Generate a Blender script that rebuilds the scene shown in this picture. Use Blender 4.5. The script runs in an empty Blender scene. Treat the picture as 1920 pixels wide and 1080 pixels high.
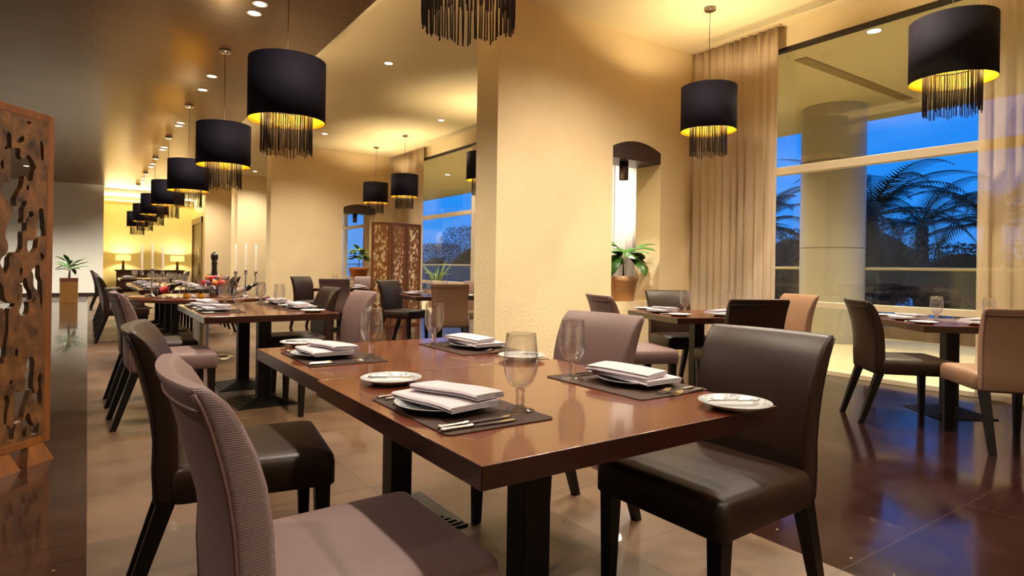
import bpy, math, random
from mathutils import Vector, Matrix
R = math.radians
PI = math.pi
random.seed(7)
sc = bpy.context.scene
COL = sc.collection

# ------------------------------------------------------------------ camera
FPX = 1143.5
YAW, ROLL = 0.6079, 0.015
cam_d = bpy.data.cameras.new('camera'); cam = bpy.data.objects.new('camera', cam_d); COL.objects.link(cam)
fw = Vector((math.sin(YAW), math.cos(YAW), 0)); rt = Vector((math.cos(YAW), -math.sin(YAW), 0)); up = Vector((0, 0, 1))
r2 = rt*math.cos(ROLL) + up*math.sin(ROLL); u2 = -rt*math.sin(ROLL) + up*math.cos(ROLL)
mw = Matrix((r2, u2, -fw)).transposed().to_4x4(); mw.translation = Vector((-0.0095, 0.008, 1.1433))
cam.matrix_world = mw
cam_d.sensor_width = 36; cam_d.lens = FPX/1920*36; cam_d.shift_y = -37.4/1920; cam_d.clip_start = .05; cam_d.clip_end = 400
sc.camera = cam
# ------------------------------------------------------------------ view and world
sc.view_settings.view_transform = 'Standard'; sc.view_settings.look = 'None'
sc.view_settings.exposure = 1.0; sc.view_settings.gamma = 1; sc.view_settings.use_curve_mapping = False
cy = sc.cycles
cy.use_denoising = True; cy.max_bounces = 8; cy.diffuse_bounces = 5; cy.glossy_bounces = 4; cy.transmission_bounces = 8
cy.transparent_max_bounces = 16; cy.sample_clamp_indirect = 3.0; cy.caustics_refractive = False; cy.caustics_reflective = False
cy.use_light_tree = True
w = bpy.data.worlds.new('World'); sc.world = w; w.use_nodes = True
nt = w.node_tree; nt.nodes.clear()
o_ = nt.nodes.new('ShaderNodeOutputWorld'); bg = nt.nodes.new('ShaderNodeBackground'); tc = nt.nodes.new('ShaderNodeTexCoord')
sx = nt.nodes.new('ShaderNodeSeparateXYZ'); rp = nt.nodes.new('ShaderNodeValToRGB'); nz = nt.nodes.new('ShaderNodeTexNoise')
mp = nt.nodes.new('ShaderNodeMapping'); mp.inputs['Scale'].default_value = (2, 2, 9)
mxn = nt.nodes.new('ShaderNodeMixRGB'); mr = nt.nodes.new('ShaderNodeMapRange')
nt.links.new(tc.outputs['Generated'], sx.inputs[0]); nt.links.new(sx.outputs['Z'], rp.inputs[0])
e = rp.color_ramp.elements
e[0].position = 0.0; e[0].color = (.04, .24, .70, 1); e[1].position = .30; e[1].color = (.006, .17, .72, 1)
x_ = rp.color_ramp.elements.new(.12); x_.color = (.015, .22, .78, 1)
nt.links.new(tc.outputs['Generated'], mp.inputs[0]); nt.links.new(mp.outputs[0], nz.inputs[0]); nz.inputs['Scale'].default_value = 2.2; nz.inputs['Detail'].default_value = 6
mr.inputs['From Min'].default_value = .5; mr.inputs['From Max'].default_value = .75; mr.inputs['To Max'].default_value = .35
nt.links.new(nz.outputs[0], mr.inputs['Value']); nt.links.new(mr.outputs[0], mxn.inputs[0])
nt.links.new(rp.outputs[0], mxn.inputs[1]); mxn.inputs[2].default_value = (.12, .38, .9, 1)
nt.links.new(mxn.outputs[0], bg.inputs[0]); bg.inputs[1].default_value = 0.72
nt.links.new(bg.outputs[0], o_.inputs[0])
WARM = (1.0, .87, .70)
LP = 1.52      # overall lamp level

# ------------------------------------------------------------------ tags and objects
def tag(o, label=None, cat=None, group=None, kind=None):
    if label: o['label'] = label
    if cat: o['category'] = cat
    if group: o['group'] = group
    if kind: o['kind'] = kind
    return o
def empty(name, loc=(0, 0, 0), rz=0.0):
    o = bpy.data.objects.new(name, None); COL.objects.link(o); o.location = loc; o.rotation_euler = (0, 0, rz)
    o.empty_display_size = .05
    return o
def kids(o): return [c for c in bpy.data.objects if c.parent == o]
def copy_tree(o, kidmap=None, parent=None):
    c = o.copy(); COL.objects.link(c)
    if parent: c.parent = parent
    for ch in list(o.children): copy_tree(ch, None, c)
    return c
class MB:
    """collects faces for one mesh object"""
    def __init__(s): s.v = []; s.f = []; s.m = []; s.sm = []
    def add(s, vs, fs, mi=0, smooth=False):
        b = len(s.v); s.v += [tuple(q) for q in vs]
        for f in fs: s.f.append([b+i for i in f]); s.m.append(mi); s.sm.append(smooth)
    def box(s, x0, x1, y0, y1, z0, z1, mi=0):
        s.add([(x0, y0, z0), (x1, y0, z0), (x1, y1, z0), (x0, y1, z0), (x0, y0, z1), (x1, y0, z1), (x1, y1, z1), (x0, y1, z1)],
              [(0, 3, 2, 1), (4, 5, 6, 7), (0, 1, 5, 4), (1, 2, 6, 5), (2, 3, 7, 6), (3, 0, 4, 7)], mi)
    def loft(s, rings, mi=0, smooth=True, caps=True, closed=True):
        n = len(rings[0]); vs = [p for r in rings for p in r]; fs = []
        for i in range(len(rings)-1):
            for j in range(n if closed else n-1):
                k = (j+1) % n; fs.append((i*n+j, i*n+k, (i+1)*n+k, (i+1)*n+j))
        s.add(vs, fs, mi, smooth)
        if caps and closed:
            b = len(s.v)-len(vs)
            s.f.append([b+i for i in range(n)][::-1]); s.m.append(mi); s.sm.append(False)
            s.f.append([b+(len(rings)-1)*n+i for i in range(n)]); s.m.append(mi); s.sm.append(False)
    def lathe(s, prof, n=32, c=(0, 0, 0), mi=0, smooth=True, caps=False):
        rings = [[(c[0]+r*math.cos(2*PI*k/n), c[1]+r*math.sin(2*PI*k/n), c[2]+z) for k in range(n)] for r, z in prof]
        s.loft(rings, mi, smooth, caps)
    def tube(s, pts, r, n=8, mi=0, caps=True):
        pts = [Vector(p) for p in pts]; rings = []; prev = None
        for i, p in enumerate(pts):
            t = (pts[min(i+1, len(pts)-1)]-pts[max(i-1, 0)]).normalized()
            if prev is None: a = t.orthogonal().normalized()
            else:
                a = prev - t*prev.dot(t)
                a = a.normalized() if a.length > 1e-6 else t.orthogonal().normalized()
            prev = a; b = t.cross(a); rr = r[i] if isinstance(r, (list, tuple)) else r
            rings.append([p+a*rr*math.cos(2*PI*k/n)+b*rr*math.sin(2*PI*k/n) for k in range(n)])
        s.loft(rings, mi, True, caps)
    def prism(s, base, top, mi=0):   # two matching polygons
        s.loft([base, top], mi, False, True)
    def build(s, name, mats, parent=None, bevel=0.0, seg=2, subsurf=0, recalc=True):
        me = bpy.data.meshes.new(name); me.from_pydata(s.v, [], s.f)
        me.polygons.foreach_set('material_index', s.m); me.polygons.foreach_set('use_smooth', s.sm)
        if not isinstance(mats, (list, tuple)): mats = [mats]
        for m in mats: me.materials.append(m)
        if recalc:
            import bmesh
            bm = bmesh.new(); bm.from_mesh(me); bmesh.ops.recalc_face_normals(bm, faces=bm.faces); bm.to_mesh(me); bm.free()
        me.update()
        o = bpy.data.objects.new(name, me); COL.objects.link(o)
        if parent: o.parent = parent
        if bevel:
            b = o.modifiers.new('bevel', 'BEVEL'); b.width = bevel; b.segments = seg; b.limit_method = 'ANGLE'; b.angle_limit = R(40)
            b.harden_normals = True
        if subsurf:
            b = o.modifiers.new('sub', 'SUBSURF'); b.levels = subsurf; b.render_levels = subsurf
        return o
def box(name, x0, x1, y0, y1, z0, z1, m, parent=None, bevel=0.0):
    b = MB(); b.box(x0, x1, y0, y1, z0, z1); return b.build(name, m, parent, bevel)
def struct(o): o['kind'] = 'structure'; return o
def light(name, kind, loc, power, color=WARM, parent=None, **kw):
    d = bpy.data.lights.new(name, kind); d.energy = power*LP; d.color = color
    for k, v in kw.items(): setattr(d, k, v)
    o = bpy.data.objects.new(name, d); COL.objects.link(o); o.location = loc
    if parent: o.parent = parent
    return o

# ------------------------------------------------------------------ materials
def lin(h):
    h = h.lstrip('#'); c = [int(h[i:i+2], 16)/255 for i in (0, 2, 4)]
    return tuple(x/12.92 if x <= .04045 else ((x+.055)/1.055)**2.4 for x in c)+(1,)
def new_mat(name):
    m = bpy.data.materials.new(name); m.use_nodes = True; n = m.node_tree
    return m, n, n.nodes['Principled BSDF']
def mat(name, col, rough=.5, metal=0., spec=.5, noise=None, bump=None, coat=0., emit=None, sheen=0., vary=None):
    """noise=(scale, amount) darkens/lightens; bump=(scale, strength, distance)"""
    m, n, b = new_mat(name)
    c = lin(col) if isinstance(col, str) else tuple(col)+(1,)
    b.inputs['Base Color'].default_value = c; b.inputs['Roughness'].default_value = rough; b.inputs['Metallic'].default_value = metal
    b.inputs['Specular IOR Level'].default_value = spec; b.inputs['Coat Weight'].default_value = coat; b.inputs['Coat Roughness'].default_value = .08
    b.inputs['Sheen Weight'].default_value = sheen
    if emit: b.inputs['Emission Color'].default_value = tuple(emit[0])+(1,); b.inputs['Emission Strength'].default_value = emit[1]
    if noise or bump:
        t = n.nodes.new('ShaderNodeTexCoord')
    if noise:
        q = n.nodes.new('ShaderNodeTexNoise'); q.inputs['Scale'].default_value = noise[0]; q.inputs['Detail'].default_value = 4
        n.links.new(t.outputs['Object'], q.inputs[0])
        if len(noise) > 2:
            mpp = n.nodes.new('ShaderNodeMapping'); mpp.inputs['Scale'].default_value = noise[2]
            n.links.new(t.outputs['Object'], mpp.inputs[0]); n.links.new(mpp.outputs[0], q.inputs[0])
        h = n.nodes.new('ShaderNodeMapRange'); h.inputs['From Min'].default_value = .3; h.inputs['From Max'].default_value = .7
        h.inputs['To Min'].default_value = 1-noise[1]; h.inputs['To Max'].default_value = 1+noise[1]
        n.links.new(q.outputs[0], h.inputs['Value'])
        v = n.nodes.new('ShaderNodeVectorMath'); v.operation = 'SCALE'; v.inputs[0].default_value = c[:3]
        n.links.new(h.outputs[0], v.inputs['Scale']); n.links.new(v.outputs[0], b.inputs['Base Color'])
    if bump:
        q = n.nodes.new('ShaderNodeTexNoise'); q.inputs['Scale'].default_value = bump[0]; q.inputs['Detail'].default_value = 5
        n.links.new(t.outputs['Object'], q.inputs[0])
        if len(bump) > 3:
            mpp = n.nodes.new('ShaderNodeMapping'); mpp.inputs['Scale'].default_value = bump[3]
            n.links.new(t.outputs['Object'], mpp.inputs[0]); n.links.new(mpp.outputs[0], q.inputs[0])
        bp = n.nodes.new('ShaderNodeBump'); bp.inputs['Strength'].default_value = bump[1]; bp.inputs['Distance'].default_value = bump[2]
        n.links.new(q.outputs[0], bp.inputs['Height']); n.links.new(bp.outputs[0], b.inputs['Normal'])
    return m
def tiles_mat(name, c1, c2, cm, sx, sy, mortar, rough, off=.5, bias=0., rot=0., loc=(0, 0, 0), noise=.25, spec=.5, coat=0.):
    m, n, b = new_mat(name)
    g = n.nodes.new('ShaderNodeNewGeometry'); mpn = n.nodes.new('ShaderNodeMapping'); br = n.nodes.new('ShaderNodeTexBrick')
    mpn.inputs['Rotation'].default_value = (0, 0, rot); mpn.inputs['Location'].default_value = loc
    n.links.new(g.outputs['Position'], mpn.inputs[0]); n.links.new(mpn.outputs[0], br.inputs['Vector'])
    br.inputs['Color1'].default_value = lin(c1); br.inputs['Color2'].default_value = lin(c2); br.inputs['Mortar'].default_value = lin(cm)
    br.inputs['Scale'].default_value = 1; br.inputs['Mortar Size'].default_value = mortar; br.inputs['Brick Width'].default_value = sx
    br.inputs['Row Height'].default_value = sy; br.offset = off; br.inputs['Bias'].default_value = bias; br.inputs['Mortar Smooth'].default_value = .1
    q = n.nodes.new('ShaderNodeTexNoise'); q.inputs['Scale'].default_value = 2.3; q.inputs['Detail'].default_value = 7; q.inputs['Roughness'].default_value = .65
    n.links.new(g.outputs['Position'], q.inputs[0])
    h = n.nodes.new('ShaderNodeMapRange'); h.inputs['From Min'].default_value = .3; h.inputs['From Max'].default_value = .7
    h.inputs['To Min'].default_value = 1-noise; h.inputs['To Max'].default_value = 1+noise; n.links.new(q.outputs[0], h.inputs['Value'])
    v = n.nodes.new('ShaderNodeVectorMath'); v.operation = 'SCALE'; n.links.new(br.outputs['Color'], v.inputs[0]); n.links.new(h.outputs[0], v.inputs['Scale'])
    n.links.new(v.outputs[0], b.inputs['Base Color'])
    h2 = n.nodes.new('ShaderNodeMapRange'); h2.inputs['From Min'].default_value = .3; h2.inputs['From Max'].default_value = .7
    h2.inputs['To Min'].default_value = rough*.7; h2.inputs['To Max'].default_value = rough*1.4; n.links.new(q.outputs[0], h2.inputs['Value'])
    n.links.new(h2.outputs[0], b.inputs['Roughness']); b.inputs['Specular IOR Level'].default_value = spec; b.inputs['Coat Weight'].default_value = coat
    bp = n.nodes.new('ShaderNodeBump'); bp.inputs['Strength'].default_value = .4; bp.inputs['Distance'].default_value = .002; bp.invert = True
    n.links.new(br.outputs['Fac'], bp.inputs['Height']); n.links.new(bp.outputs[0], b.inputs['Normal'])
    return m
def thin_glass(name, tint=(1, 1, 1), base=.03, edge=.6, power=5.0):
    m, n, b = new_mat(name); n.nodes.remove(b); out = n.nodes['Material Output']
    t = n.nodes.new('ShaderNodeBsdfTransparent'); g = n.nodes.new('ShaderNodeBsdfGlossy'); f = n.nodes.new('ShaderNodeLayerWeight'); x = n.nodes.new('ShaderNodeMixShader')
    t.inputs[0].default_value = tuple(tint)+(1,); g.inputs['Roughness'].default_value = 0; f.inputs[0].default_value = .5
    p = n.nodes.new('ShaderNodeMath'); p.operation = 'POWER'; p.inputs[1].default_value = power
    mu = n.nodes.new('ShaderNodeMath'); mu.operation = 'MULTIPLY_ADD'; mu.inputs[1].default_value = edge; mu.inputs[2].default_value = base; mu.use_clamp = True
    n.links.new(f.outputs['Facing'], p.inputs[0]); n.links.new(p.outputs[0], mu.inputs[0]); n.links.new(mu.outputs[0], x.inputs[0]); n.links.new(t.outputs[0], x.inputs[1]); n.links.new(g.outputs[0], x.inputs[2]); n.links.new(x.outputs[0], out.inputs[0])
    return m
def cloth_mat(name, col, transp, translu, noise=None):
    m, n, b = new_mat(name); out = n.nodes['Material Output']; c = lin(col)
    b.inputs['Base Color'].default_value = c; b.inputs['Roughness'].default_value = .8; b.inputs['Specular IOR Level'].default_value = .2
    tl = n.nodes.new('ShaderNodeBsdfTranslucent'); tl.inputs[0].default_value = c; tp = n.nodes.new('ShaderNodeBsdfTransparent')
    x = n.nodes.new('ShaderNodeMixShader'); y = n.nodes.new('ShaderNodeMixShader'); x.inputs[0].default_value = translu; y.inputs[0].default_value = transp
    n.links.new(b.outputs[0], x.inputs[1]); n.links.new(tl.outputs[0], x.inputs[2]); n.links.new(x.outputs[0], y.inputs[1]); n.links.new(tp.outputs[0], y.inputs[2]); n.links.new(y.outputs[0], out.inputs[0])
    return m
def emis(name, col, s):
    m, n, b = new_mat(name); n.nodes.remove(b); e_ = n.nodes.new('ShaderNodeEmission'); e_.inputs[0].default_value = tuple(col)+(1,); e_.inputs[1].default_value = s
    n.links.new(e_.outputs[0], n.nodes['Material Output'].inputs[0]); return m

M = {}
M['plaster'] = mat('textured_cream_plaster', '#E8D2A6', .75, bump=(30, .5, .014), noise=(1.3, .05), spec=.3)
M['plaster_side'] = M['plaster']
M['ceil'] = mat('smooth_ceiling_paint', '#EFDFB8', .7, noise=(.7, .03), spec=.2)
M['white_wall'] = mat('white_paint', '#E6E9E2', .8, spec=.2)
M['yellow_wall'] = mat('yellow_paint', '#EDE4B4', .7, spec=.3)
M['baseboard'] = mat('dark_baseboard', '#2A1C18', .4)
M['drk_tile'] = tiles_mat('dark_brown_polished_tile', '#200E0C', '#291210', '#3C2A24', 1.2, .6, .003, .15, noise=.25, spec=.45, coat=.1)
M['drk_plank'] = tiles_mat('dark_plank_floor', '#2E1C15', '#38231A', '#150C09', 1.8, .16, .003, .12, noise=.2, spec=.6, coat=.4)
M['beige_tile'] = tiles_mat('beige_stone_tile', '#664C37', '#4E3927', '#403124', .6, .6, .003, .40, off=0.0, noise=.18, spec=.4, coat=.04)
M['outer_slab'] = mat('pale_terrace_stone', '#CDBB8E', .6, noise=(3, .08))
M['kerb'] = mat('terrace_kerb_stone', '#7A6248', .7, noise=(6, .15))
M['soffit'] = mat('terrace_soffit_paint', '#CDBE92', .7)
M['column'] = mat('terrace_column_cladding', '#A59C88', .3, spec=.5, noise=(2, .04))
M['frame'] = mat('beige_aluminium_frame', '#CDBD9F', .45, spec=.5)
M['gasket'] = mat('dark_gasket', '#2B2015', .6)
M['steel'] = mat('brushed_steel', '#B9B2A5', .25, metal=1.)
M['chrome'] = mat('chrome', '#D5D2CC', .12, metal=1.)
M['silver'] = mat('silver_cutlery', '#CFC9C2', .18, metal=1., bump=(160, .5, .002))
M['blade'] = mat('polished_blade', '#D8D4CE', .12, metal=1.)
M['iron'] = mat('black_cast_iron', '#15110F', .38, spec=.5)
M['post'] = mat('black_painted_post', '#0E0A09', .4, spec=.3)
M['leg'] = mat('black_stained_wood_leg', '#0B0706', .4, spec=.3, noise=(20, .2, (1, 1, .1)))
M['mauve'] = mat('mauve_leather', '#6E5653', .55, bump=(60, .08, .003), noise=(3, .05), spec=.4)
M['brown'] = mat('dark_brown_leather', '#29180F', .44, bump=(50, .08, .003), noise=(3, .08), spec=.3)
M['pink'] = mat('rosy_leather', '#86664F', .5, bump=(60, .08, .003), spec=.4)
M['pipe_m'] = mat('mauve_piping', '#6E524E', .45)
M['pipe_b'] = mat('brown_piping', '#1E1411', .4)
M['mat_'] = mat('brown_leather_placemat', '#38231B', .65, bump=(200, .1, .001), spec=.2)
M['china'] = mat('white_china', '#C9CDD1', .12, spec=.6, coat=.5)
M['napkin'] = mat('pinkish_white_linen', '#BFB3BA', .85, bump=(500, .15, .001), sheen=.3)
M['glass'] = thin_glass('thin_clear_glass', (.99, .99, .995), .08, .75, 2.2)
def refr_glass():
    m = thin_glass('clear_goblet_glass', (.995, .995, 1), .03, .8, 3.4); n = m.node_tree; out = n.nodes['Material Output']; src = out.inputs[0].links[0].from_socket
    g = n.nodes.new('ShaderNodeBsdfGlass'); g.inputs['IOR'].default_value = 1.45; g.inputs['Roughness'].default_value = 0; x = n.nodes.new('ShaderNodeMixShader'); x.inputs[0].default_value = .12
    n.links.new(src, x.inputs[1]); n.links.new(g.outputs[0], x.inputs[2]); n.links.new(x.outputs[0], out.inputs[0]); return m
M['glass'] = refr_glass()
M['pane'] = thin_glass('window_glass', (.96, .98, .98), .05, .45, 5.0)
mg, ng, bg_ = new_mat('solid_clear_glass'); bg_.inputs['Transmission Weight'].default_value = 1; bg_.inputs['Roughness'].default_value = 0; bg_.inputs['IOR'].default_value = 1.45; bg_.inputs['Base Color'].default_value = (1, 1, 1, 1)
tq = ng.nodes.new('ShaderNodeBsdfTransparent'); xq = ng.nodes.new('ShaderNodeMixShader'); xq.inputs[0].default_value = .45
ng.links.new(bg_.outputs[0], xq.inputs[1]); ng.links.new(tq.outputs[0], xq.inputs[2]); ng.links.new(xq.outputs[0], ng.nodes['Material Output'].inputs[0])
M['sglass'] = mg
M['shade'] = mat('aubergine_fabric_shade', '#110C17', .8, spec=.15, bump=(300, .1, .001))
M['gold'] = mat('gold_lining', '#E8B818', .5, spec=.4)
M['fringe'] = mat('dark_bead_fringe', '#1A1214', .35)
M['bulb'] = emis('warm_bulb', (1, .75, .35), 14)
M['lens'] = emis('downlight_lens', (1, .9, .7), 9)
M['lens_dim'] = emis('terrace_light_lens', (1, .9, .65), 5)
M['white_trim'] = mat('white_trim_ring', '#D8CDB2', .4)
M['drape'] = cloth_mat('beige_drape', '#DBC8AE', .0, .25)
M['sheer'] = cloth_mat('ivory_sheer', '#DDC8A4', .42, .5)
M['sheer_w'] = cloth_mat('white_sheer', '#DDD6CE', .15, .5)
M['lintel'] = mat('dark_brown_lintel', '#33211B', .45)
M['terra'] = mat('terracotta', '#B57240', .75, noise=(14, .12), spec=.2)
M['soil'] = mat('dark_soil', '#2A1C12', .95)
M['leaf'] = mat('green_leaf', '#2F5A1C', .35, noise=(8, .35), spec=.5)
M['leaf_y'] = mat('yellow_green_leaf', '#5E7A22', .4, noise=(8, .35), spec=.5)
M['stem'] = mat('plant_stem', '#5A5A28', .6)
M['palm'] = mat('palm_frond_green', '#3A4528', .6)
M['trunk'] = mat('palm_trunk_bark', '#3A2D20', .9, bump=(8, 1, .05))
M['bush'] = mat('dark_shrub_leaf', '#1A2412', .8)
M['grass'] = mat('lawn_grass', '#22381C', .9, noise=(5, .3), bump=(60, .6, .02))
M['water'] = mat('still_water', '#1E4A68', .12, bump=(3, .15, .05))
M['candle'] = mat('ivory_candle', '#EFE0C8', .5, spec=.3)
M['flame'] = emis('candle_flame', (1, .85, .5), 6)
M['mill'] = mat('black_lacquered_wood', '#120C0B', .12, spec=.6, coat=.5)
M['bottle'] = mat('dark_bottle_glass', '#0C0D0A', .08, spec=.7)
M['label_red'] = mat('red_wine_label', '#B01C28', .5)
M['oil'] = mat('golden_oil_glass', '#C98A12', .1, spec=.7, coat=.5)
M['orange'] = mat('orange_peel', '#E0761C', .45, bump=(90, .2, .002))
M['apple'] = mat('red_apple_skin', '#B81F28', .3)
M['plum'] = mat('purple_fruit_skin', '#5A3558', .4)
M['tableshade'] = None
M['ledoor'] = mat('dark_door_veneer', '#3A2018', .35, noise=(4, .25, (1, 1, .15)))
M['doorframe'] = mat('dull_bronze_frame', '#6A5638', .45)
M['planterbox'] = mat('tan_planter_wood', '#A87A3C', .5, noise=(8, .1))
M['boxrim'] = mat('carved_planter_rim', '#7A4A30', .6, bump=(80, 1, .01))
M['studm'] = mat('brass_stud', '#6E6454', .4, metal=1.)
def wood_mat(name, c1, c2, rough, scale, stretch, coat=0., spec=.5):
    m, n, b = new_mat(name)
    t = n.nodes.new('ShaderNodeTexCoord'); mpn = n.nodes.new('ShaderNodeMapping'); mpn.inputs['Scale'].default_value = stretch
    q = n.nodes.new('ShaderNodeTexNoise'); q.inputs['Scale'].default_value = scale; q.inputs['Detail'].default_value = 6; q.inputs['Roughness'].default_value = .6
    r = n.nodes.new('ShaderNodeValToRGB'); r.color_ramp.elements[0].position = .3; r.color_ramp.elements[0].color = lin(c1)
    r.color_ramp.elements[1].position = .7; r.color_ramp.elements[1].color = lin(c2)
    n.links.new(t.outputs['Object'], mpn.inputs[0]); n.links.new(mpn.outputs[0], q.inputs[0]); n.links.new(q.outputs[0], r.inputs[0]); n.links.new(r.outputs[0], b.inputs['Base Color'])
    b.inputs['Roughness'].default_value = rough; b.inputs['Coat Weight'].default_value = coat; b.inputs['Coat Roughness'].default_value = .07; b.inputs['Specular IOR Level'].default_value = spec
    bp = n.nodes.new('ShaderNodeBump'); bp.inputs['Strength'].default_value = .08; bp.inputs['Distance'].default_value = .002
    n.links.new(q.outputs[0], bp.inputs['Height']); n.links.new(bp.outputs[0], b.inputs['Normal'])
    return m
M['tabletop'] = wood_mat('red_brown_table_veneer', '#4C200D', '#6E3114', .25, 6, (1, 9, 9), coat=.6)
M['tableedge'] = wood_mat('red_brown_table_edge', '#220A06', '#300F08', .25, 6, (1, 1, 9), coat=.4)
M['screenwood'] = wood_mat('carved_brown_wood', '#24140A', '#7C5228', .45, 14, (1, 1, .7))
M['screenframe'] = wood_mat('orange_brown_frame_wood', '#5C3213', '#84501F', .4, 12, (1, 1, .2))
M['screenlight'] = wood_mat('carved_orange_brown_wood', '#6A4018', '#A87038', .45, 14, (1, 1, .7))
M['pierced'] = M['screenwood']
M['darkwood'] = wood_mat('dark_sideboard_wood', '#2A1510', '#3C2016', .35, 6, (1, 6, 6))
def wood_ceiling():
    m, n, b = new_mat('glossy_wood_plank_ceiling')
    g = n.nodes.new('ShaderNodeNewGeometry'); br = n.nodes.new('ShaderNodeTexBrick'); n.links.new(g.outputs['Position'], br.inputs['Vector'])
    br.inputs['Color1'].default_value = lin('#38260C'); br.inputs['Color2'].default_value = lin('#46300F'); br.inputs['Mortar'].default_value = lin('#1C0E06')
    br.inputs['Scale'].default_value = 1; br.inputs['Brick Width'].default_value = 2.6; br.inputs['Row Height'].default_value = .3; br.inputs['Mortar Size'].default_value = .010; br.inputs['Mortar Smooth'].default_value = .2
    mpn = n.nodes.new('ShaderNodeMapping'); mpn.inputs['Scale'].default_value = (1.2, 30, 1); q = n.nodes.new('ShaderNodeTexNoise'); q.inputs['Scale'].default_value = 1.5; q.inputs['Detail'].default_value = 5
    n.links.new(g.outputs['Position'], mpn.inputs[0]); n.links.new(mpn.outputs[0], q.inputs[0])
    h = n.nodes.new('ShaderNodeMapRange'); h.inputs['To Min'].default_value = .65; h.inputs['To Max'].default_value = 1.35; n.links.new(q.outputs[0], h.inputs['Value'])
    v = n.nodes.new('ShaderNodeVectorMath'); v.operation = 'SCALE'; n.links.new(br.outputs['Color'], v.inputs[0]); n.links.new(h.outputs[0], v.inputs['Scale']); n.links.new(v.outputs[0], b.inputs['Base Color'])
    b.inputs['Roughness'].default_value = .3; b.inputs['Specular IOR Level'].default_value = .5; b.inputs['Coat Weight'].default_value = .5; b.inputs['Coat Roughness'].default_value = .2; b.inputs['Coat Tint'].default_value = lin('#F0C060')
    bp = n.nodes.new('ShaderNodeBump'); bp.inputs['Strength'].default_value = .35; bp.inputs['Distance'].default_value = .004
    n.links.new(q.outputs[0], bp.inputs['Height']); n.links.new(bp.outputs[0], b.inputs['Normal'])
    return m
M['woodceil'] = wood_ceiling()
def rib_mat():
    m, n, b = new_mat('ribbed_mauve_fabric'); b.inputs['Base Color'].default_value = lin('#8A7676'); b.inputs['Roughness'].default_value = .7
    t = n.nodes.new('ShaderNodeTexCoord'); wv = n.nodes.new('ShaderNodeTexWave'); wv.wave_type = 'BANDS'; wv.bands_direction = 'Z'; wv.inputs['Scale'].default_value = 75; wv.inputs['Distortion'].default_value = .3
    n.links.new(t.outputs['Object'], wv.inputs[0]); bp = n.nodes.new('ShaderNodeBump'); bp.inputs['Strength'].default_value = .3; bp.inputs['Distance'].default_value = .002
    n.links.new(wv.outputs[0], bp.inputs['Height']); n.links.new(bp.outputs[0], b.inputs['Normal']); return m
M['rib'] = rib_mat()
def rim_mat():
    m, n, b = new_mat('white_china_flecked_rim'); b.inputs['Roughness'].default_value = .12; b.inputs['Coat Weight'].default_value = .5
    t = n.nodes.new('ShaderNodeTexCoord'); wv = n.nodes.new('ShaderNodeTexNoise'); wv.inputs['Scale'].default_value = 110
    n.links.new(t.outputs['Object'], wv.inputs[0]); r = n.nodes.new('ShaderNodeValToRGB'); r.color_ramp.elements[0].position = .42; r.color_ramp.elements[0].color = lin('#969A9E')
    r.color_ramp.elements[1].position = .52; r.color_ramp.elements[1].color = lin('#C9CDD1'); n.links.new(wv.outputs[0], r.inputs[0]); n.links.new(r.outputs[0], b.inputs['Base Color']); return m
M['rim'] = rim_mat()
def weave_mat():
    m, n, b = new_mat('basket_weave_terracotta'); b.inputs['Roughness'].default_value = .8
    t = n.nodes.new('ShaderNodeTexCoord'); mpn = n.nodes.new('ShaderNodeMapping'); mpn.inputs['Rotation'].default_value = (0, 0, R(45)); mpn.inputs['Scale'].default_value = (10, 5, 1)
    br = n.nodes.new('ShaderNodeTexBrick'); br.inputs['Color1'].default_value = lin('#B57240'); br.inputs['Color2'].default_value = lin('#A8642F'); br.inputs['Mortar'].default_value = lin('#E0B890'); br.inputs['Scale'].default_value = 2.5; br.inputs['Mortar Size'].default_value = .07
    n.links.new(t.outputs['UV'], mpn.inputs[0]); n.links.new(mpn.outputs[0], br.inputs['Vector']); n.links.new(br.outputs[0], b.inputs['Base Color'])
    bp = n.nodes.new('ShaderNodeBump'); bp.inputs['Strength'].default_value = .8; bp.inputs['Distance'].default_value = .01; n.links.new(br.outputs['Fac'], bp.inputs['Height']); n.links.new(bp.outputs[0], b.inputs['Normal']); return m
M['weave'] = weave_mat()

# ------------------------------------------------------------------ room shell
XW = 6.86; ZC = 4.08; ZW = 3.70; XE = 2.27
YB = -4.0
# floors (one slab per surface)
struct(box('floor', -4.0, 0.0, YB, 29.0, -.1, 0, M['drk_plank']))
struct(box('floor.001', 0.0, 2.386, YB, 29.0, -.1, 0, M['beige_tile']))
struct(box('floor.002', 2.386, XW+.12, YB, 29.0, -.1, 0, M['drk_tile']))
struct(box('trim_1', -4.0, -.02, 21.2, 24.45, 0, .004, M['baseboard']))
# ceilings
struct(box('ceiling', -4.0, XE, YB, 25.2, ZW, ZW+.5, M['woodceil']))
struct(box('ceiling.001', XE, XW+.12, YB, 25.7, ZC, ZC+.2, M['ceil']))
struct(box('ceiling.002', .3, 3.7, 25.2, 29.0, 3.74, 3.9, M['ceil']))
struct(box('trim_2', XE-.03, XE+.012, YB, 25.2, ZW-.012, ZC+.01, M['ceil']))
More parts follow.
